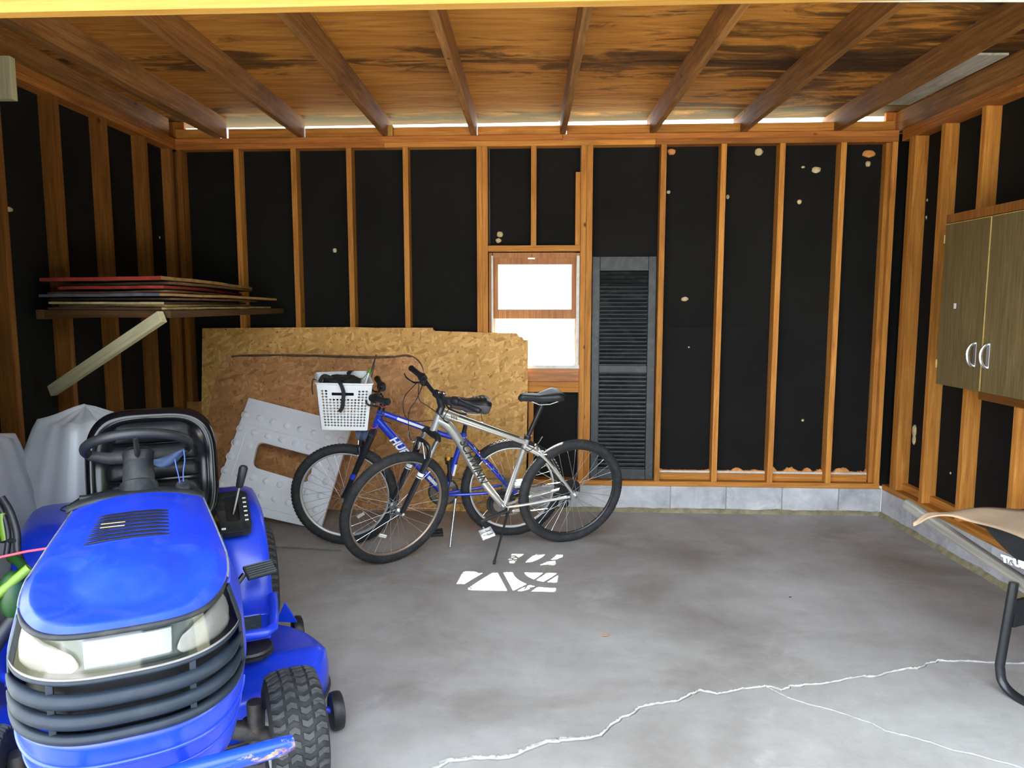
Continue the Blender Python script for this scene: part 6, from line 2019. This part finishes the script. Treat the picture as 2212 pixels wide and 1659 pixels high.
# legs: bent channel
for side in (0.03, .39):
    a = hp(.47, side=side); a.z = .44
    ft = atZ(2181, 1497, .015) if side < .1 else atZ(2181, 1497, .015) + rB_ * .36
    top2 = hp(.95, side=side); top2.z = .24
    pts = [a, a.lerp(ft - hB_ * .045 + Vector((0, 0, .09)), .5)] + spline([ft - hB_ * .045 + Vector((0, 0, .09)), ft - hB_ * .03 + Vector((0, 0, .03)), ft + hB_ * .02, ft + hB_ * .10, ft + hB_ * .16 + Vector((0, 0, .05)), top2], 5)
    o = tube('leg', pts, .019, M['blackmetal'], WB, 10, flat=.7)
lq = hp(.46, .33, .03)
mm_ = axis_m(hp(.47, .315, .21), rB_, (0, 0, 1))
bm = bmesh.new(); add_box(bm, (0, 0, 0), (.11, .012, .34), bev=.003)
obj('leg_brace', bm, M['blackmetal'], WB, mm_)
tube('tray_support', [hp(.60, .40, .02), hp(.60, .44, .38)], .014, M['blackmetal'], WB, 8)
tube('front_brace', [hp(.95, .24, .12), hp(1.12, .40, .18), hp(1.12, .40, .28), hp(.95, .24, .32)], .012, M['blackmetal'], WB, 8)
wc = hp(1.06, .195, .21)
WMx = axis_m(wc, rB_, (0, 0, 1))
lathe('wheel', [(.07, -.035), (.13, -.045), (.175, -.038), (.193, -.015), (.193, .015), (.175, .038), (.13, .045), (.07, .035)], M['rubber'], WB, WMx, 40, closed=True)
lathe('wheel_rim', [(0, -.02), (.05, -.022), (.075, -.036), (.075, .036), (.05, .022), (0, .02)], M['steel'], WB, WMx, 28)
tube('axle', [wc - rB_ * .12, wc + rB_ * .12], .009, M['steel'], WB, 8)
# cardboard on the wheelbarrow
M['cardboard'] = plain('plain_cardboard', (0.34, 0.235, 0.15), .85, var=.12, scale=5, dirt=(.30, .20, .12), dirt_amt=.25)
zc_ = .70
pxs = [(1973, 1122), (2000, 1112), (2052, 1104), (2120, 1101), (2212, 1101), (2420, 1101), (2460, 1235), (2212, 1165), (2150, 1139), (2112, 1127), (2070, 1117), (2030, 1118), (1990, 1124)]
def cb_z(x, y): return zc_ + .012 * math.sin(x * 7 + y * 3)
P = [atZ(a, b_, zc_) for a, b_ in pxs]
# refine as a grid: top edge list against bottom edge list
topE = [atZ(*a, zc_) for a in ((1973, 1121), (2010, 1109), (2060, 1103), (2130, 1100), (2212, 1099), (2300, 1099), (2400, 1100))]
botE = [atZ(*a, zc_) for a in ((1974, 1123), (2012, 1117), (2068, 1118), (2120, 1130), (2212, 1166), (2330, 1215), (2450, 1270))]
tE, bE = spline(topE, 6), spline(botE, 6)
bm = bmesh.new(); G = []
for i in range(len(tE)):
    row = []
    for j in range(9):
        p = tE[i].lerp(bE[i], j / 8)
        t = i / (len(tE) - 1)
        p.z = zc_ - .02 * math.exp(-((t) / .08) ** 2) + .006 * math.sin(t * 16 + j * .5)
        row.append(p)
    G.append(row)
grid_surf(bm, G); bmesh.ops.remove_doubles(bm, verts=bm.verts, dist=1e-5)
cbo = obj('cardboard_sheet', bm, M['cardboard'], None, smooth=True); solidify(cbo, .006, 0)
tag(cbo, 'flat piece of torn brown cardboard lying across the wheelbarrow', 'cardboard')
# cable on the floor behind the tractor
o = tube('cable', spline([atZ(592, 1181, .006), atZ(650, 1184, .006), atZ(700, 1187, .006), atZ(737, 1188, .006)], 6), .0045, M['greywood'], None, 8)
tag(o, 'thin grey cable lying on the floor between the tractor and the bikes', 'cable')
# long blade of dried grass beside the front wheel
M['straw'] = plain('dry_straw', (0.42, 0.30, 0.12), .8)
o = tube('straw', [atZ(885, 1196, .004), atZ(905, 1206, .004), atZ(926, 1218, .004)], .0025, M['straw'], None, 6)
tag(o, 'single dry straw on the floor right of the silver bike\'s front wheel', 'straw')
M['leaf'] = plain('orange_leaf', (0.55, 0.26, 0.08), .7)
def leaf(px, py, s, ang, mat, label, cat='leaf'):
    p = atZ(px, py, .003)
    out = [(s * x, s * y) for x, y in ((-1, 0), (-.5, .35), (.1, .42), (.7, .2), (1, 0), (.6, -.25), (0, -.35), (-.6, -.2))]
    bm = bmesh.new(); 
    c = bm.verts.new((0, 0, s * .18)); vs = [bm.verts.new((x, y, .001 + s * .08 * (k % 2))) for k, (x, y) in enumerate(out)]
    for k in range(8): bm.faces.new((c, vs[k], vs[(k + 1) % 8]))
    o = obj('leaf' if cat == 'leaf' else 'pebble', bm, mat, None, Matrix.Translation(p) @ Matrix.Rotation(ang, 4, 'Z')); solidify(o, .0012)
    return tag(o, label, cat)
leaf(1308, 1373, .022, .1, M['leaf'], 'small orange-brown leaf alone in the middle of the floor')
leaf(1707, 1290, .010, .5, M['dirt'], 'tiny black crumb on the bare floor right of the orange leaf', 'debris')
leaf(560, 1290 + 60, .010, .5, M['dirt'], 'tiny dark crumb on the floor beside the rear mower wheel', 'debris')
# lumpy moss blob in the far corner
p = atZ(1893, 1117, .012)
bm = bmesh.new(); bmesh.ops.create_icosphere(bm, subdivisions=2, radius=.03)
for v in bm.verts: v.co = v.co * (1 + .4 * mnoise.noise(v.co * 60)); v.co.z *= .6; v.co += Vector((p.x - .01, p.y - .03, .012))
o = obj('mortar_lump', bm, M['moss'], wall_back, smooth=True)
